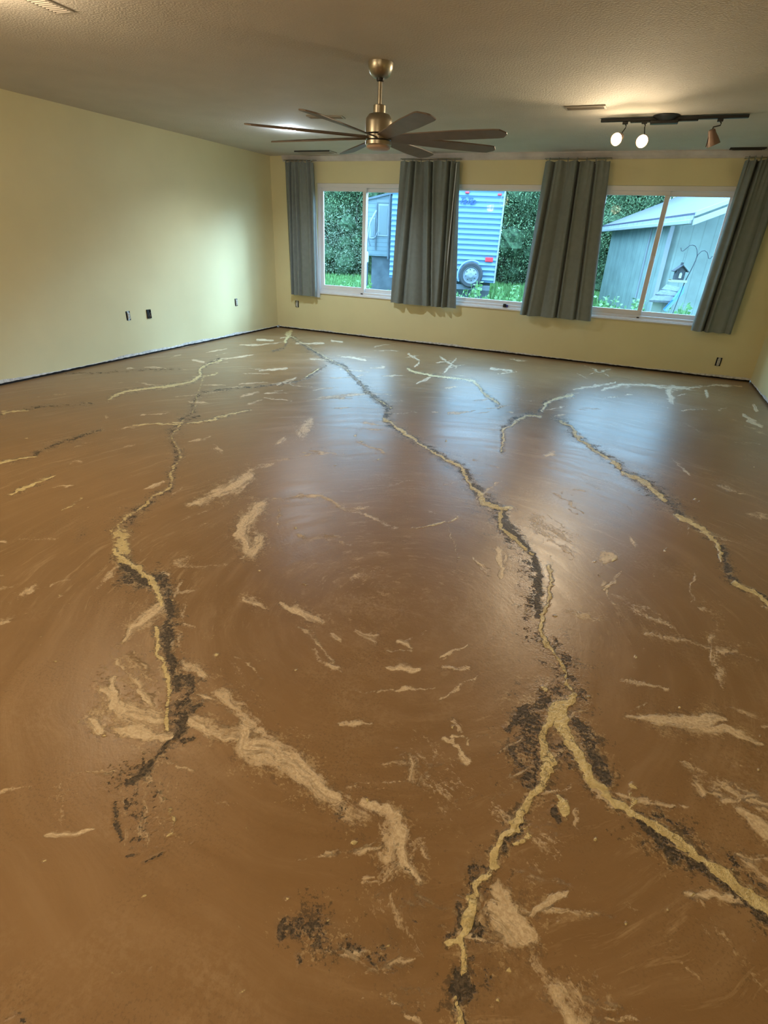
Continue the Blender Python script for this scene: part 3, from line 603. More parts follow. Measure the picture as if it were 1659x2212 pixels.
for i in range(NB + 1):
    t_ = i / NB; r0 = .08 + .82 * t_
    wd = .036 + .030 * min(1, t_ * 1.6)
    if t_ > .93: wd *= math.sqrt(max(0.02, 1 - ((t_ - .93) / .07) ** 2))
    tw = R(15 - 5 * t_)
    for sx_, sz in ((-1, -1), (1, -1), (1, 1), (-1, 1)):
        yy = sx_ * wd; zz_ = sz * .004 - math.tan(tw) * yy
        bl_vs.append((r0, yy, zz_ + .012 * 0))
bl_fs = [(i*4+k, i*4+(k+1) % 4, i*4+4+(k+1) % 4, i*4+4+k) for i in range(NB) for k in range(4)] + [(0, 1, 2, 3), (NB*4+3, NB*4+2, NB*4+1, NB*4)]
blade0 = MB().add(bl_vs, bl_fs).build('blade', M['blade'], fan, .002)
blade0.location = (0, 0, zz(2.034)); blade0.rotation_euler = (0, 0, R(-3))
for k in range(1, 8):
    c = blade0.copy(); COL.objects.link(c); c.parent = fan; c.rotation_euler = (0, 0, R(-3 + 45 * k))

# track light
TY = 6.05
trk = thing('track_light', 'black ceiling track bar with raised central power feed', 'track light', (0, TY, CH))
MB().box(-.606, .536, -.018, .018, -.030, -.006).build('track_rail', M['black'], trk, .003)
MB().lathe([(.105, -.001), (.105, -.006), (.095, -.012), (.045, -.034)], 40, Matrix.Translation((-.082, -.03, 0))).build('canopy', M['black'], trk)
MB().box(-.20, .02, -.035, .035, -.055, -.028).build('power_feed', M['black'], trk, .006)
MB().box(-.36, -.20, -.016, .016, -.04, -.03).build('connector', M['black'], trk, .003)
MB().box(.02, .17, -.016, .016, -.04, -.03).build('connector', M['black'], trk, .003)
def spot(label, x, head, aim, lit):
    """head: centre of the lamp mouth; aim: direction the mouth faces"""
    root = thing('track_spotlight', label, 'spotlight', (x, TY, CH - .03), group=None)
    hd = Vector(head) - Vector((x, TY, CH - .03)); a = Vector(aim).normalized()
    Mx = Matrix.Translation(hd) @ a.to_track_quat('Z', 'Y').to_matrix().to_4x4()
    back = hd - a * .105
    MB().box(-.022, .022, -.014, .014, -.02, 0).build('adapter', M['black'], root, .003)
    MB().tube([(0, 0, -.015), (.012, 0, -.03), (.010, 0, -.045), back + Vector((.004, 0, .028)), back + Vector((0, 0, .004))], .0045).build('arm', M['black'], root)
    MB().lathe([(.018, -.118), (.026, -.112), (.030, -.085), (.040, -.05), (.050, -.004), (.050, 0), (.045, 0), (.034, -.05), (.02, -.08)], 32, Mx, cap=False).build('lamp_can', M['bronze'], root)
    MB().tube([back + Vector((0, .0, 0)), back - a * .015], .016, 12).build('socket', M['black'], root)
    if lit:
        MB().lathe([(.004, -.004), (.03, -.006), (.042, -.014), (.034, -.05), (.02, -.07)], 28, Mx).build('bulb', M['bulb_warm'], root)
        l = light('track_bulb_light', 'SPOT', tuple(Vector(head) + a * .02), SPOT_POWER, WARM, .04, spot_size=R(100), spot_blend=.9)
        l.rotation_euler = Vector(aim).to_track_quat('-Z', 'Y').to_euler()
        light('track_bulb_spill', 'POINT', tuple(Vector(head) + Vector((0, .0, -.075))), SPOT_POWER * .05, WARM, .03)
    else:
        MB().lathe([(.004, -.014), (.03, -.016), (.040, -.022), (.032, -.05), (.02, -.07)], 28, Mx).build('bulb', mat('unlit_bulb', (.6, .58, .52), .2), root)
        MB().tube([back + Vector((-.012, -.01, -.02)), back + Vector((-.013, -.01, -.11))], .003).build('bracket', M['black'], root)
    return root
spot('lit warm spotlight nearest the left end of the black track', -.400, (-.440, 5.93, 2.268), (-.25, -.95, -.30), True)
spot('lit warm spotlight second from the left end of the black track', -.245, (-.228, 5.93, 2.250), (.0, -.95, -.34), True)
spot('unlit bronze spotlight hanging from the right end of the black track', .335, (.330, 5.99, 2.22), (.40, .15, -.92), False)

# cool recessed LED
t = thing('recessed_downlight', 'round bright cool white ceiling light behind the left fan blades', 'ceiling light', (-3.83, 6.06, CH))
MB().lathe([(.095, -.0005), (.095, -.006), (.078, -.010), (.074, -.004)], 40).build('trim_ring', M['white_vinyl'], t)
MB().lathe([(.072, -.004), (.06, -.012), (.004, -.016)], 36).build('lens', M['bulb_cool'], t)
light('downlight_beam', 'SPOT', (-3.83, 6.06, CH - .03), LED_POWER * 4.5, (.72, .88, 1.0), .05, rot=(R(4), 0, 0), spot_size=R(150), spot_blend=.6)
light('downlight_glow', 'POINT', (-3.83, 6.06, CH - .06), LED_POWER * .4, (.72, .86, 1.0), .04)
for x, y, pw in REAR_LAMPS:
    t = thing('ceiling_lamp', 'round warm flush ceiling lamp in the part of the room behind the camera', 'ceiling light', (x, y, CH), group='warm ceiling lamps behind the camera')
    MB().lathe([(.15, -.0005), (.15, -.02), (.14, -.024)], 40).build('base', M['white_vinyl'], t)
    MB().lathe([(.135, -.024), (.11, -.06), (.06, -.075), (.004, -.08)], 40).build('diffuser', mat('lamp_diffuser', (1, .9, .7), .4, emit=(1, .74, .42), estr=6), t)
    light('ceiling_lamp_light', 'POINT', (x, y, CH - .15), pw * 1.05, WARM, .11)

# ceiling vents
def vent(label, x, y, w_, d_, rz, openings, mt='vent'):
    root = thing('ceiling_vent', label, 'vent', (x, y, CH), (0, 0, rz))
    MB().box(-w_/2, w_/2, -d_/2, -d_/2+.016, -.008, 0).box(-w_/2, w_/2, d_/2-.016, d_/2, -.008, 0).box(-w_/2, -w_/2+.016, -d_/2+.016, d_/2-.016, -.008, 0).box(w_/2-.016, w_/2, -d_/2+.016, d_/2-.016, -.008, 0).build('frame', M[mt], root, .002)
    for a, b_ in openings: MB().box(a, b_, -d_/2+.018, d_/2-.018, -.0035, -.0005).build('duct_opening', M['vent_dark'], root)
    sl = MB(); k = -d_/2 + .03
    while k < d_/2 - .02: sl.box(-w_/2+.016, w_/2-.016, k, k+.004, -.009, -.003); k += .022
    sl.build('louvres', M[mt], root)
    return root
vent('white ceiling vent beside the textured patch left of the black track', -.70, 5.585, .32, .13, 0, [(-.02, .06), (.08, .14)])
vent('small ceiling vent with dark opening behind the fan downrod', -3.10, 5.55, .36, .13, R(12), [(.02, .16), (-.12, -.05)])
vent('dark ceiling vent at the top left edge of the photo', -3.13, 2.56, .13, .42, R(4), [(-.05, .05)])
def flat_panel(label, x, y, w_, d_, mt):
    root = thing('ceiling_register', label, 'vent', (x, y, CH))
    MB().box(-w_/2, w_/2, -d_/2, d_/2, -.012, 0).build('plate', M[mt], root, .004)
    MB().box(-w_/2, w_/2, -d_/2 - .006, -d_/2, -.016, 0).build('lip', M['vent_dark'], root)
    sl = MB(); k = -d_/2 + .03
    while k < d_/2 - .02: sl.box(-w_/2+.03, w_/2-.03, k, k+.006, -.018, -.012); k += .03
    sl.build('louvres', M[mt], root)
flat_panel('grey ceiling register near the left curtain', -4.44, 7.66, .55, .22, 'vent')
flat_panel('thin dark ceiling register above the far right curtain', .77, 7.86, .34, .09, 'vent_dark')

# ================================================================ CURTAINS
def curtain(name, label, xt, xb, grooves, zt, zb, y0, lining=None, seed=0, amp=.05):
    """grooves: (fraction at top, fraction at bottom, depth, width)"""
    rg = random.Random(seed); NXc, NZc = 150, 50
    root = thing(name, label, 'curtain', ((xb[0]+xb[1])/2, y0, zb), group=None)
    ph = rg.uniform(0, 6)
    def pt(i, j, off=0):
        a = i / NXc; s = j / NZc
        x = (xt[0] + (xt[1]-xt[0]) * a) * (1-s) + (xb[0] + (xb[1]-xb[0]) * a) * s
        y = y0 + .008 * math.sin(a * 9 + ph + s) + .004 * math.sin(a * 41 + 2*ph) * max(0, .4 - s)
        for gt, gb, dp, wd in grooves:
            g = gt * (1-s) + gb * s; fade = 1
            d_ = (a - g) / wd
            y += 1.5 * dp * math.exp(-abs(d_) ** 1.4) * fade
            y -= dp * .5 * math.exp(-((abs(d_) - 2.3) ** 2) * .5)
        e = min(a, 1 - a); y += .035 * math.exp(-e * 30)
        y += .012 * math.exp(-s * 9) * math.sin(a * 60 + ph)
        z = zt + (zb - zt) * s + .003 * math.sin(a * 23 + ph) * (s > .99) + .006 * math.sin(a * 31) * math.exp(-s * 30)
        return (x, y + off, z)
    front = [pt(i, j) for j in range(NZc+1) for i in range(NXc+1)]; backv = [pt(i, j, .0035) for j in range(NZc+1) for i in range(NXc+1)]
    n = len(front); W_ = NXc + 1
    fs = [(j*W_+i, j*W_+i+1, (j+1)*W_+i+1, (j+1)*W_+i) for j in range(NZc) for i in range(NXc)]
    fs += [tuple(n + k for k in f[::-1]) for f in fs[:NXc*NZc]]
    for j in range(NZc):
        fs.append((j*W_, (j+1)*W_, n+(j+1)*W_, n+j*W_)); k = NXc; fs.append((j*W_+k, n+j*W_+k, n+(j+1)*W_+k, (j+1)*W_+k))
    for i in range(NXc):
        fs.append((i, n+i, n+i+1, i+1)); o = NZc*W_; fs.append((o+i, o+i+1, n+o+i+1, n+o+i))
    mb = MB(); mb.add(front + backv, fs, True)
    o = mb.build('fabric', M['curtain'], None, origin=(0, 0, 0)); o.parent = root; o.location = -root.location
    # heading tape and hooks up to the crown
    for i in range(7):
        a = (i + .5) / 7; x = xt[0] + (xt[1]-xt[0]) * a
        o = MB().box(x - .006, x + .006, y0 + .012, y0 + .020, zt - .03, 2.372).build('hook', M['curtain'], None); o.parent = root; o.location = -root.location
    o = MB().tube([(xt[0] - .01, y0 + .035, zt + .03), (xt[1] + .01, y0 + .035, zt + .03)], .006, 8).box(xt[0]-.006, xt[0], y0+.035, YB, zt+.026, zt+.034).box(xt[1], xt[1]+.006, y0+.035, YB, zt+.026, zt+.034).build('curtain_wire', M['nickel'], None); o.parent = root; o.location = -root.location
    if lining:
        (a0, a1, b0, b1) = lining[:4]; lo = lining[4] if len(lining) > 4 else 0
        vs = []; K = 30
        for j in range(K+1):
            s = j / K; s2 = s ** 1.0
            xa = a0 * (1-s2) + b0 * s2; xb_ = a1 * (1-s2) + b1 * s2
            z = zt - .02 + (zb + .005 - zt) * s
            vs += [(xa, y0 + .085 + lo, z), (xb_, y0 + .088 + lo, z), (xb_, y0 + .091 + lo, z), (xa, y0 + .088 + lo, z)]
        fs = [(j*4+k, j*4+(k+1) % 4, j*4+4+(k+1) % 4, j*4+4+k) for j in range(K) for k in range(4)] + [(0, 1, 2, 3), (K*4+3, K*4+2, K*4+1, K*4)]
        o = MB().add(vs, fs).build('lining', M['lining'], None); o.parent = root; o.location = -root.location; o['label'] = 'white lining showing at the curtain edge'
    return root
curtain('window_curtain', 'narrow grey green curtain at the left of the left window', (-5.11, -4.62), (-5.075, -4.60), [(.26, .13, .045, .03), (.46, .42, .03, .05), (.36, .30, .02, .03), (.88, .9, .02, .03)], 2.345, .553, 7.87, (-4.72, -4.655, -4.68, -4.575), 1)
curtain('window_curtain', 'wide gathered grey green curtain between the left and middle windows', (-3.265, -2.445), (-3.335, -2.31), [(.12, .04, .02, .04), (.24, .19, .045, .025), (.40, .50, .035, .05), (.55, .62, .045, .018), (.84, .77, .045, .018), (.93, .86, .03, .02)], 2.345, .565, 7.87, (-2.478, -2.470, -2.506, -2.488, -.085), 2)
curtain('window_curtain', 'wide grey green curtain between the middle and right windows', (-1.355, -.60), (-1.39, -.455), [(.15, .09, .04, .022), (.36, .30, .025, .05), (.53, .52, .045, .014), (.78, .79, .035, .016)], 2.335, .558, 7.87, None, 3)
curtain('window_curtain', 'grey green curtain at the far right edge of the window wall', (.785, 1.19), (.733, 1.17), [(.30, .32, .05, .035), (.78, .85, .015, .05)], 2.33, .555, 7.87, None, 4)

# ================================================================ OUTLETS
def outlet(label, loc, rz, device=True, cable=False):
    root = thing('wall_outlet', label, 'outlet', loc, (0, 0, rz))    # faces local -Y
    MB().box(-.031, .031, -.0015, 0, -.051, .051).build('wall_box', M['black_plastic'], root)
    if device:
        MB().box(-.013, .013, -.006, -.0015, -.054, .054).build('yoke', M['steel'], root, .001)
        MB().box(-.0165, .0165, -.016, -.006, -.035, .035).build('receptacle', M['device'], root, .004)
        MB().box(-.007, -.004, -.0165, -.016, .010, .020).box(.004, .007, -.0165, -.016, .010, .020).box(-.007, -.004, -.0165, -.016, -.020, -.010).box(.004, .007, -.0165, -.016, -.020, -.010).build('slots', M['black_plastic'], root)
        MB().lathe([(.004, 0), (.003, .003)], 10, Matrix.Translation((0, -.016, 0)) @ Matrix.Rotation(R(90), 4, 'X')).build('screw', M['steel'], root)
    if cable:
        MB().box(-.031, -.026, -.012, 0, -.051, .051).box(.026, .031, -.012, 0, -.051, .051).box(-.031, .031, -.012, 0, .046, .051).box(-.031, .031, -.012, 0, -.051, -.046).build('box_rim', M['black_plastic'], root)
        MB().tube([(.01, -.003, -.045), (.018, -.012, -.02), (.004, -.014, .0), (.02, -.012, .02)], .0025).tube([(-.004, -.003, -.045), (-.01, -.01, -.02), (.0, -.012, -.01)], .0022).build('wires', M['steel'], root)
outlet('white outlet without cover plate on the left wall, furthest from the corner', (XL, 4.905, .482), R(90))
outlet('open black electrical box on the left wall beside the bare outlet', (XL, 5.22, .474), R(90), False, True)
outlet('white outlet without cover plate on the left wall nearest the corner', (XL, 6.93, .478), R(90))
outlet('outlet without cover plate under the leftmost curtain', (-5.028, YB, .402), 0)
outlet('outlet without cover plate low on the back wall at the right', (1.151, YB, .205), 0)
t = MB().lathe([(.012, 0), (.012, .045)], 10).build('pipe_stub', M['plaster_dust']); t.location = (XL + .045, YB - .045, 0)
tag(t, 'short pale pipe stub standing in the back left corner', 'pipe')

# ================================================================ OUTSIDE
GZ = -.2
g = struct(MB().add([(-40, YB + T, GZ), (30, YB + T, GZ), (30, 60, GZ), (-40, 60, GZ), (-40, YB + T, GZ - .3), (30, YB + T, GZ - .3), (30, 60, GZ - .3), (-40, 60, GZ - .3)],
    [(0, 1, 2, 3), (4, 7, 6, 5), (0, 4, 5, 1), (1, 5, 6, 2), (2, 6, 7, 3), (3, 7, 4, 0)]).build('ground', M['soil']))
def quads(P, D, Wd, nm, mt):
    """P base points, D length vectors, Wd width vectors -> pointed leaf / blade mesh"""
    n = len(P); v = np.stack([P, P + D*.5 - Wd, P + D, P + D*.5 + Wd], 1).reshape(-1, 3)
    me = bpy.data.meshes.new(nm); me.vertices.add(n*4); me.vertices.foreach_set('co', v.ravel().astype(np.float32))
    me.loops.add(n*4); me.loops.foreach_set('vertex_index', np.arange(n*4, dtype=np.int32)); me.polygons.add(n)
    me.polygons.foreach_set('loop_start', np.arange(0, n*4, 4, dtype=np.int32)); me.update(calc_edges=True); me.materials.append(mt); return me
def rdir(n):
    d = rng.normal(size=(n, 3)); return d / np.linalg.norm(d, axis=1)[:, None]
N = 42000
P = np.stack([rng.uniform(-16, 4, N), rng.uniform(15.5, 25, N), np.full(N, GZ)], 1)
D = rng.normal(size=(N, 3)) * .05; D[:, 2] = rng.uniform(.08, .26, N); Wd = rdir(N) * .012; Wd[:, 2] = 0
go = bpy.data.objects.new('lawn_grass', quads(P, D, Wd, 'lawn_grass', M['grass'])); COL.objects.link(go)
tag(go, 'bright green uncut grass in the yard beyond the windows', 'grass'); go['kind'] = 'stuff'

def tree_meshes(k, leafmat, H, rx, n, leaf=.075):
    cl = []
    for i in range(26): cl.append((rng.uniform(-rx, rx), rng.uniform(-rx*.6, rx*.6), rng.uniform(.3, H), rng.uniform(.45, .95)))
    P = []
    for cx, cy, cz, r_ in cl:
        d = rdir(n // 26); P.append(np.array([cx, cy, cz]) + d * r_ * rng.uniform(.62, 1.28, (len(d), 1)) ** .9)
    P = np.concatenate(P); P[:, 2] = np.maximum(P[:, 2], .05); nn = len(P)
    D = rdir(nn) * leaf * rng.uniform(.7, 1.4, (nn, 1)); D[:, 2] -= leaf * .4; W_ = np.cross(D, rdir(nn)); W_ = W_ / np.linalg.norm(W_, axis=1)[:, None] * leaf * .28
    fol = quads(P, D, W_, 'foliage', leafmat)
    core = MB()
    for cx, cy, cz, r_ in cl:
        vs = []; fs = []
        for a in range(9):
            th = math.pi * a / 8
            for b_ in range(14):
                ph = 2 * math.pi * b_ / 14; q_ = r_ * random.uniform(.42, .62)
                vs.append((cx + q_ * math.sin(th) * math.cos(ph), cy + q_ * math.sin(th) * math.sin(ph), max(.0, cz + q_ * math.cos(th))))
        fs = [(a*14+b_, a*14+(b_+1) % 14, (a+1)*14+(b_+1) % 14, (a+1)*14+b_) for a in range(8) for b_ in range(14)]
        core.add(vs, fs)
    return fol, core
protos = []
for k, (lm, H, rx, n) in enumerate([('leafA', 5.2, 1.5, 36400), ('leafB', 4.6, 1.3, 31200), ('leafC', 2.0, 1.1, 15600)]):
    fol, core = tree_meshes(k, M[lm], H, rx, n, .065)
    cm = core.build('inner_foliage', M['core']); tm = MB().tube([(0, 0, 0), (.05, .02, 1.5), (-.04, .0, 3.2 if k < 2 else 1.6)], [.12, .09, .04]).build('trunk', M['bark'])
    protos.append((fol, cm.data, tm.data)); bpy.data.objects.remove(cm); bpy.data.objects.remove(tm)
def tree(kind, x, y, s, rz, label, cat='tree', nm='leafy_tree', grp='trees along the back of the yard'):
    r_ = thing(nm, label, cat, (x, y, GZ), (0, 0, rz), grp); r_.scale = (s, s, s)
    f, c_, t_ = protos[kind]
    for nm_, d_ in (('foliage', f), ('inner_foliage', c_), ('trunk', t_)):
        o = bpy.data.objects.new(nm_, d_); COL.objects.link(o); o.parent = r_
    return r_
TL = 'dense green tree in the row along the back of the yard'
TREE_LABELS = {-13.6: 'dense green tree furthest left, seen in the left pane of the left window', -12.0: 'dense green tree behind the pale leaved bush in the left window',
               -10.2: 'dense green tree showing above the trailer slide out in the left window', -5.4: 'dense green tree just right of the trailer in the middle window',
               -3.8: 'dense green tree at the right edge of the middle window', -2.2: 'dense green tree at the left edge of the right window',
               -.6: 'dense green tree above the low end of the shed roof', 1.0: 'dense green tree behind the shed roof ridge in the right window'}
for i, x in enumerate([-17.2, -15.4, -13.6, -12.0, -10.2, -8.6, -7.0, -5.4, -3.8, -2.2, -.6, 1.0, 2.6, 4.2]):
    tree(i % 2, x + random.uniform(-.3, .3), 24.5 + random.uniform(-.7, .7), random.uniform(.9, 1.1), random.uniform(0, 6), TREE_LABELS.get(x, TL))
for i, x in enumerate([-17.5, -14.2, -10.9, -7.6, -4.3, -1, 2.3]):
    tree(i % 2, x, 29.5 + random.uniform(-.5, .5), random.uniform(1.2, 1.4), random.uniform(0, 6), 'tall green tree in the hidden second row behind the yard', grp='second row of trees behind the yard')
tree(2, -12.7, 22.6, 1.05, .4, 'pale leaved bush seen through the left pane of the left window', 'bush', 'pale_bush', None)

# travel trailer
TYR = 15.0
PX, TYAW = -3.42, R(14)
tr_ = thing('travel_trailer', 'white ribbed travel trailer parked behind the middle window', 'trailer', (PX, TYR, GZ), (0, 0, TYAW))
ROT = Matrix.Rotation(TYAW, 3, 'Z'); PIV = Vector((PX, TYR, 0))
def on_face(u, v, Y):
    """point of the view ray in the trailer's own unturned axes, on its plane y = Y"""
    d = ROT.inverted() @ (RIGHT * ((u - 829.5) / FPX) + UP * ((1106 - v) / FPX) + FWD)
    o = ROT.inverted() @ (Vector((0, 0, CAMZ)) - PIV) + PIV; t = (Y - o.y) / d.y; return o + d * t
def to_world(p): return ROT @ (Vector(p) - PIV) + PIV
def tp(x, y, z): return (x - PX, y - TYR, z - GZ)
x0, x1 = on_face(845, 500, TYR).x, PX; zt_, zb_ = 2.72, .49
vs = []; fs = []; zc = zb_; prof = []
while zc < zt_ - .001:      # rolled ribs
    for k, dy in enumerate((0, .008, .036, .012)): prof.append((zc + .118 * k / 4, -dy))
    zc += .118
prof.append((zt_, 0))
for z, dy in prof: vs += [tp(x0, TYR + dy, z), tp(x1, TYR + dy, z)]
np_ = len(prof); vs += [tp(x0, TYR + 6, zb_), tp(x1, TYR + 6, zb_), tp(x0, TYR + 6, zt_), tp(x1, TYR + 6, zt_)]
fs = [(2*i, 2*i+1, 2*i+3, 2*i+2) for i in range(np_-1)]; e = 2*np_
fs += [(0, e, e+1, 1), (e, e+2, e+3, e+1), (e+2, 2*np_-2, 2*np_-1, e+3), tuple([e] + [2*i for i in range(np_)] + [e+2]), tuple([e+3] + [2*i+1 for i in range(np_-1, -1, -1)] + [e+1])]
MB().add(vs, fs).build('ribbed_body', M['trailer'], tr_)
MB().box(*[c for p in zip(tp(x1-.02, TYR-.03, zb_), tp(x1+.02, TYR+.02, zt_)) for c in p]).build('corner_trim', M['shed_trim'], tr_)
MB().box(*[c for p in zip(tp(x0, TYR-.03, zt_-.01), tp(x1, TYR+6, zt_+.05)) for c in p]).build('roof_trim', M['shed_trim'], tr_)
MB().box(*[c for p in zip(tp(x0+.2, TYR+.3, GZ+.25), tp(x1-.1, TYR+5.8, zb_)) for c in p]).build('underbody', M['rv_dark'], tr_)
MB().box(*[c for p in zip(tp(x0+.1, TYR-.14, .30), tp(x1-.1, TYR-.02, .42)) for c in p]).build('rear_bumper', M['rv_dark'], tr_, .01)
for xx in (x0+.5, x1-.5):
    MB().lathe([(.18, -.1), (.33, -.1), (.35, -.06), (.35, .06), (.33, .1), (.18, .1)], 28, Matrix.Translation(tp(xx, TYR+2.2, GZ+.35)) @ Matrix.Rotation(R(90), 4, 'Y')).build('road_wheel', M['tire'], tr_)
def on_trailer(u, v, dy=-.03): return on_face(u, v, TYR + dy)
p = on_trailer(1056.5, 561); MB().box(*[c for q_ in zip(tp(p.x-.10, TYR-.05, p.z-.055), tp(p.x+.10, TYR-.015, p.z+.055)) for c in q_]).build('tail_light', M['red_plastic'], tr_, .012)
for u, v in ((1010, 412), (1080, 416.5)):
    p = on_trailer(u, v); MB().box(*[c for q_ in zip(tp(p.x-.05, TYR-.06, p.z-.06), tp(p.x+.05, TYR-.015, p.z-.015)) for c in q_]).build('marker_light', M['red_plastic'], tr_, .01)
p = on_trailer(990, 440)
fc = bpy.data.curves.new('lettering', 'FONT'); fc.body = 'TaTio'; fc.size = .20; fc.shear = .45; fc.extrude = .004; fc.offset = .003; fc.space_character = .82
fc.materials.append(M['letter']); ft = bpy.data.objects.new('lettering_curve', fc); COL.objects.link(ft); bpy.context.view_layer.update()
lm = bpy.data.meshes.new_from_object(ft); bpy.data.objects.remove(ft); lm.name = 'lettering'
fo = bpy.data.objects.new('lettering', lm); COL.objects.link(fo); fo.parent = tr_; fo.location = tp(p.x, TYR-.045, p.z); fo.rotation_euler = (R(90), 0, 0)
MB().tube([tp(p.x + .30, TYR-.03, p.z+.0), tp(p.x+.38, TYR-.03, p.z+.03), tp(p.x+.43, TYR-.03, p.z+.06), tp(p.x+.40, TYR-.03, p.z+.085)], .008, 6).build('lettering_swash', M['letter'], tr_)
# slide-out room with sloping top, windows and awning arms (seen through the left window)
a0, a1 = on_face(796, 432, TYR + .4), on_face(845, 418, TYR + .4)
sl = [(a0.x, .98), (x0, .98), (x0, a1.z), (a0.x, a0.z)]
MB().prism([(x - PX, z - GZ) for x, z in sl], .4, 2.0).build('slide_out', M['slide_wall'], tr_)
MB().prism([(x - PX, z - GZ) for x, z in [(a0.x - .12, a0.z - .03), (x0, a1.z), (x0, a1.z + .05), (a0.x - .12, a0.z + .02)]], .32, 2.0).build('awning_cover', M['rv_dark'], tr_)
def rect_on(u0, v0, u1, v1, Y, th, nm, mt, parent, conv):
    p, q_ = on_face(u0, v0, Y), on_face(u1, v1, Y)
    return MB().box(*[c for w_ in zip(conv(min(p.x, q_.x), Y - th, min(p.z, q_.z)), conv(max(p.x, q_.x), Y, max(p.z, q_.z))) for c in w_]).build(nm, mt, parent, .004)
YS = TYR + .4
f_ = rect_on(817.5, 440, 839, 511, YS, .03, 'slide_window', M['rv_trim'], tr_, tp); rect_on(820, 444, 836, 507, YS - .03, .006, 'window_pane', M['rv_glass'], f_, tp)
f_ = rect_on(799, 470, 810, 516, YS, .03, 'slide_window', M['rv_trim'], tr_, tp); rect_on(801.5, 473, 808, 512, YS - .03, .006, 'window_pane', M['rv_glass'], f_, tp)
rect_on(814.5, 430, 842, 439, YS, .02, 'upper_vent', M['rv_glass'], tr_, tp)
def bar(pts, r_, nm, mt): MB().tube([tp(*on_face(u, v, YS - d_)) for u, v, d_ in pts], r_, 6).build(nm, mt, tr_)
bar([(815, 440, .05), (811, 540, .05)], .02, 'awning_post', M['rv_dark']); bar([(843, 419, .05), (838, 560, .05)], .025, 'awning_post', M['rv_dark'])
bar([(813, 455, .25), (800, 480, .4), (794, 515, .4)], .022, 'awning_arm', M['rv_trim']); bar([(816, 501, .2), (811, 512, .25), (805, 516, .3)], .015, 'awning_arm', M['rv_dark']); bar([(794, 510, .35), (800, 532, .3)], .018, 'awning_arm', M['rv_dark'])
MB().box(*[c for p in zip(tp(a0.x + .1, YS + .15, GZ + .05), tp(x0, YS + 1.4, .98)) for c in p]).build('underbody', M['rv_dark'], tr_)  # dark block for the frames and the shade beneath the slide-out
t = thing('gas_cylinder', 'white upright cylinder under the trailer slide out', 'cylinder', (0, 0, 0)); pc = on_face(791.5, 567, YS - .2); pc = to_world(pc); t.location = (pc.x, pc.y, GZ)
h0 = pc.z - GZ
MB().lathe([(.05, 0), (.05, h0)], 12).build('stand', M['rv_dark'], t); MB().lathe([(.02, h0), (.06, h0 + .01), (.06, h0 + .22), (.045, h0 + .26), (.01, h0 + .27)], 20).build('tank', M['tank'], t)

# spare wheel on the back of the trailer
pw_ = on_face(1017, 594, TYR - .16)
sw = thing('spare_wheel', 'spare wheel with silver eight hole rim mounted on the back of the trailer', 'wheel', to_world(pw_), (R(90), 0, TYAW))
MB().lathe([(.19, -.09), (.27, -.095), (.295, -.07), (.305, 0), (.295, .07), (.27, .095), (.21, .09), (.195, .06)], 44, cap=False).build('tyre', M['tire'], sw)
rm = MB().lathe([(.20, .075), (.192, .075), (.178, .045), (.165, .03), (.09, .045), (.075, .055), (.06, .06)], 44, cap=False).build('rim', M['wheel_metal'], sw)
MB().lathe([(.075, .05), (.07, .075), (.045, .085), (.042, .08)], 28).build('hub', M['rv_trim'], rm)
for k in range(8):
    a = 2 * math.pi * k / 8 + .2; MB().lathe([(.013, .030), (.013, .046)], 10, Matrix.Translation((.128 * math.cos(a), .128 * math.sin(a), 0))).build('rim_hole', M['black'], rm)
MB().tube([(.0, .0, -.10), (0, 0, .06)], .03, 12).build('mount', M['black'], sw)
arc = [(.335 * math.cos(R(a)), .335 * math.sin(R(a)), -.02) for a in range(60, 216, 10)]
MB().tube(arc, .022, 8).build('cover_rim', mat('blue_grey_cover', (.20, .30, .45), .5), sw)

# shed
ea, eb = Vector((-1.36, 20.0, 2.0)), Vector((.665, 12.0, 2.0))     # eave line
dirv = (eb - ea); dirv.z = 0; Ls = dirv.length; dv = dirv.normalized(); side = Vector((-dv.y, dv.x, 0))   # points away from the yard (to +x)
if side.x < 0: side = -side
Ms = Matrix((( side.x, -dv.x, 0, eb.x), (side.y, -dv.y, 0, eb.y), (0, 0, 1, 0), (0, 0, 0, 1)))  # local x: inward, local y: away from us along the eave
shed = thing('garden_shed', 'pale green shed with ribbed metal roof outside the right window', 'shed', (eb.x, eb.y, GZ)); shed.matrix_world = Matrix.Translation((0, 0, GZ)) @ Ms
pitch = math.tan(R(23)); Wr = 2.6
def sz(z): return z - GZ
MB().box(.28, .40, 2.0, Ls - .15, 0, sz(2.12)).build('side_wall', M['shed_wall_y'], shed)
gw = [(.28, 0), (2*Wr - .28, 0), (2*Wr - .28, sz(2.1)), (Wr, sz(2.0 + Wr * pitch) - .06), (.28, sz(2.1))]
MB().prism(gw, 2.0, 2.1).build('gable_wall', M['shed_wall'], shed)
MB().prism([(0, sz(2.0)), (Wr, sz(2.0 + Wr*pitch)), (2*Wr, sz(2.0)), (2*Wr, sz(2.0)+.04), (Wr, sz(2.0 + Wr*pitch)+.04), (0, sz(2.0)+.04)], -.05, Ls).build('roof', M['shed_roof'], shed)
MB().box(-.02, .02, 0, Ls, sz(1.86), sz(2.0)).build('fascia', M['soffit'], shed); MB().box(-.07, -.02, 0, Ls, sz(1.86), sz(1.93)).build('gutter', M['shed_trim'], shed, .01)
MB().box(.0, .28, .0, Ls, sz(1.96), sz(1.98)).build('soffit', M['soffit'], shed)
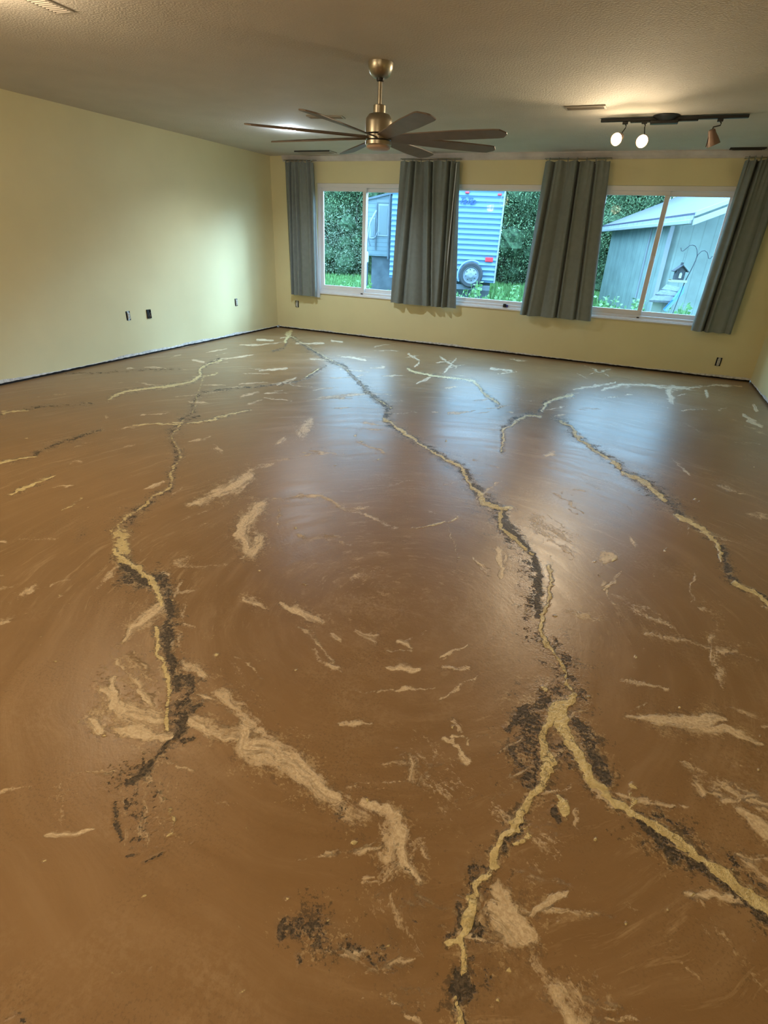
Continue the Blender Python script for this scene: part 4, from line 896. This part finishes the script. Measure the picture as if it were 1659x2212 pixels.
for (h0, h1, nm) in ((-.02, .05, 'rake_trim'), (-.16, -.06, 'rake_board')):
    MB().prism([(-.02, sz(2.0) + h0), (Wr, sz(2.0 + Wr*pitch) + h0), (Wr, sz(2.0 + Wr*pitch) + h1), (-.02, sz(2.0) + h1)], -.10, -.05).build(nm, M['shed_trim'], shed)
for yy in (2.0, 3.1, 3.55): MB().box(.25, .28, yy, yy + .07, 0, sz(1.98)).build('batten', M['shed_trim'], shed)
MB().box(.20, .28, 1.95, 2.0, 0, sz(1.98)).build('corner_board', M['shed_trim'], shed)

# shepherd's hook, feeder
def yp(u, v, Y=10.0): return on_plane(u, v, 1, Y)
base = yp(1452, 680); hb = Vector((base.x, 10.0, GZ))
hk = thing('shepherd_hook', 'black double shepherd hook standing outside the right window', 'garden hook', hb)
def hp(l): return [yp(u, v) - hb for u, v in l]
MB().tube([Vector((0, 0, 0)), *hp([(1452, 680), (1478, 612), (1497, 575), (1503, 562)])], .007, 8).build('pole', M['hook'], hk)
MB().tube(hp([(1503, 562), (1506, 550), (1506, 540), (1503, 532), (1497, 529), (1490, 530), (1482, 537), (1476, 542), (1472, 542), (1471, 535)]), .006, 8).build('hook_arm', M['hook'], hk)
MB().tube(hp([(1503, 560), (1508, 550), (1515, 543), (1522, 541), (1528, 545), (1530, 553), (1531, 558), (1534, 559), (1539, 553)]), .006, 8).build('hook_arm', M['hook'], hk)
fc_ = yp(1468, 590); fd = thing('bird_feeder', 'dark wooden house shaped bird feeder hanging from the hook', 'bird feeder', (fc_.x, 9.98, 1.0), (0, 0, R(12)))
MB().box(-.115, .115, -.09, .09, .0, .018).box(-.115, .115, -.09, -.08, .018, .035).box(-.115, .115, .08, .09, .018, .035).build('tray', M['feeder_base'], fd, .002)
MB().prism([(-.065, .03), (.065, .03), (.065, .17), (0, .235), (-.065, .17)], -.055, .055).build('house_body', M['feeder_wood'], fd)
MB().prism([(0, .245), (-.105, .155), (-.100, .145), (0, .232), (.100, .145), (.105, .155)], -.085, .085).build('roof', M['feeder_wood'], fd)
MB().box(-.015, .015, -.02, .02, .235, .275).build('chimney', M['feeder_wood'], fd)
MB().prism([(-.014, .06), (.022, .06), (.022, .12), (.004, .14), (-.014, .12)], -.058, -.054).build('feeding_window', mat('feeder_opening', (.35, .42, .45), .4), fd)
MB().tube([(0, 0, .27), (0.0, 0, .41)], .002, 5).build('hanger', M['hook'], fd)
# small shingled kennel with blue trim
kb = Vector((.44, 10.3, GZ)); kn = thing('dog_house', 'small shingled dog house with bright blue roof edge below the feeder', 'dog house', kb)
def kp(u, v, dy=0): return yp(u, v, 10.3 + dy) - kb
ra, rb, rc, rd = kp(1440, 614, .25), kp(1473, 622, .25), kp(1450, 650, -.25), kp(1403, 648, -.25)
MB().add([ra, rb, rc, rd, ra + Vector((0, 0, -.03)), rb + Vector((0, 0, -.03)), rc + Vector((0, 0, -.03)), rd + Vector((0, 0, -.03))], [(0,1,2,3),(4,7,6,5),(0,4,5,1),(1,5,6,2),(2,6,7,3),(3,7,4,0)]).build('roof_slope', M['shingle'], kn)
for k in (.35, .68):
    p0, p1 = ra.lerp(rd, k), rb.lerp(rc, k); MB().tube([p0 + Vector((0, 0, .008)), p1 + Vector((0, 0, .008))], .008, 6).build('shingle_edge', M['shingle'], kn)
MB().add([rb + Vector((.0, 0, .03)), rc + Vector((0, -.05, .02)), rc + Vector((-.09, -.1, -.12)), rc + Vector((-.06, -.1, -.15)), rb + Vector((.02, 0, -.07)),
          rb + Vector((.03, .02, .03)), rc + Vector((.03, -.03, .02)), rc + Vector((-.06, -.08, -.12)), rc + Vector((-.03, -.08, -.15)), rb + Vector((.05, .02, -.07))],
         [(0,1,2,3,4),(9,8,7,6,5),(0,5,6,1),(1,6,7,2),(2,7,8,3),(3,8,9,4),(4,9,5,0)]).build('blue_edge_board', M['blue_paint'], kn)
z0_ = min(rc.z, rd.z) - .03
MB().box(rd.x + .06, rc.x - .03, -.2, .2, 0, z0_).build('body', M['shed_wall'], kn)

# leafy weeds near the house
wl = []
def weed_mesh(n, h, seed):
    r_ = np.random.default_rng(seed); stems = MB(); P = []
    for i in range(n):
        a = r_.uniform(0, 6.28); ln_ = h * r_.uniform(.6, 1); bx, by = r_.normal(0, .10, 2)
        top = np.array([bx + math.cos(a) * ln_ * .25, by + math.sin(a) * ln_ * .25, ln_])
        stems.tube([(bx, by, 0), tuple((np.array([bx, by, 0]) + top) / 2 + np.array([0, 0, .03])), tuple(top)], .004, 5)
        for k in range(9): f = r_.uniform(.4, 1); P.append(np.array([bx, by, 0]) * (1-f) + top * f)
    P = np.array(P); nn = len(P); d = rdir(nn); d[:, 2] = np.abs(d[:, 2]) * .4; D = d * .085; W_ = np.cross(D, rdir(nn)); W_ /= np.linalg.norm(W_, axis=1)[:, None]; W_ *= .026
    st_ = stems.build('stems', M['weed']); sd = st_.data; bpy.data.objects.remove(st_)
    return quads(P, D, W_, 'leaves', M['weed']), sd
wm = [weed_mesh(12, .62, 1), weed_mesh(15, .5, 2), weed_mesh(10, .75, 3)]
spots = [(988, 655, 11.5, 'm'), (1005, 650, 11.2, 'm'), (1022, 652, 11.6, 'm'), (1040, 648, 11.3, 'm'), (1058, 652, 11.7, 'm'), (1075, 655, 11.2, 'm'), (1095, 655, 11.5, 'm'), (1115, 658, 11.3, 'm'), (1130, 655, 11.8, 'm'),
         (1292, 675, 11.8, 'r'), (1312, 672, 12.4, 'r'), (1335, 676, 12.0, 'r'), (1360, 678, 12.6, 'r'), (1450, 690, 10.9, 'r'), (1475, 690, 11.1, 'r'), (1400, 685, 11.4, 'r'), (1425, 686, 11.0, 'r'),
         (700, 625, 12.5, 'l'), (725, 628, 12.8, 'l'), (755, 630, 12.4, 'l'), (800, 632, 12.6, 'l'), (825, 634, 12.4, 'l')]
ORD = ['first', 'second', 'third', 'fourth', 'fifth', 'sixth', 'seventh', 'eighth', 'ninth']; cnt = {'l': 0, 'm': 0, 'r': 0}
spots.sort()
for i, (u, v, Y, g_) in enumerate(spots):
    p = on_plane(u, v, 1, Y); grp = {'m': 'weeds below the middle window', 'r': 'weeds below the right window', 'l': 'weeds below the left window'}[g_]
    k_ = cnt[g_]; cnt[g_] += 1
    r_ = thing('leafy_weed', 'leafy green weed, %s from the left among the ' % ORD[k_] + grp, 'plant', (p.x, Y, GZ), (0, 0, i * 1.7), grp)
    s = max(.6, (p.z + .22 - GZ) / .62); r_.scale = (max(1, s * .8), max(1, s * .8), s)
    for nm_, d_ in (('leaves', wm[i % 3][0]), ('stems', wm[i % 3][1])):
        o = bpy.data.objects.new(nm_, d_); COL.objects.link(o); o.parent = r_
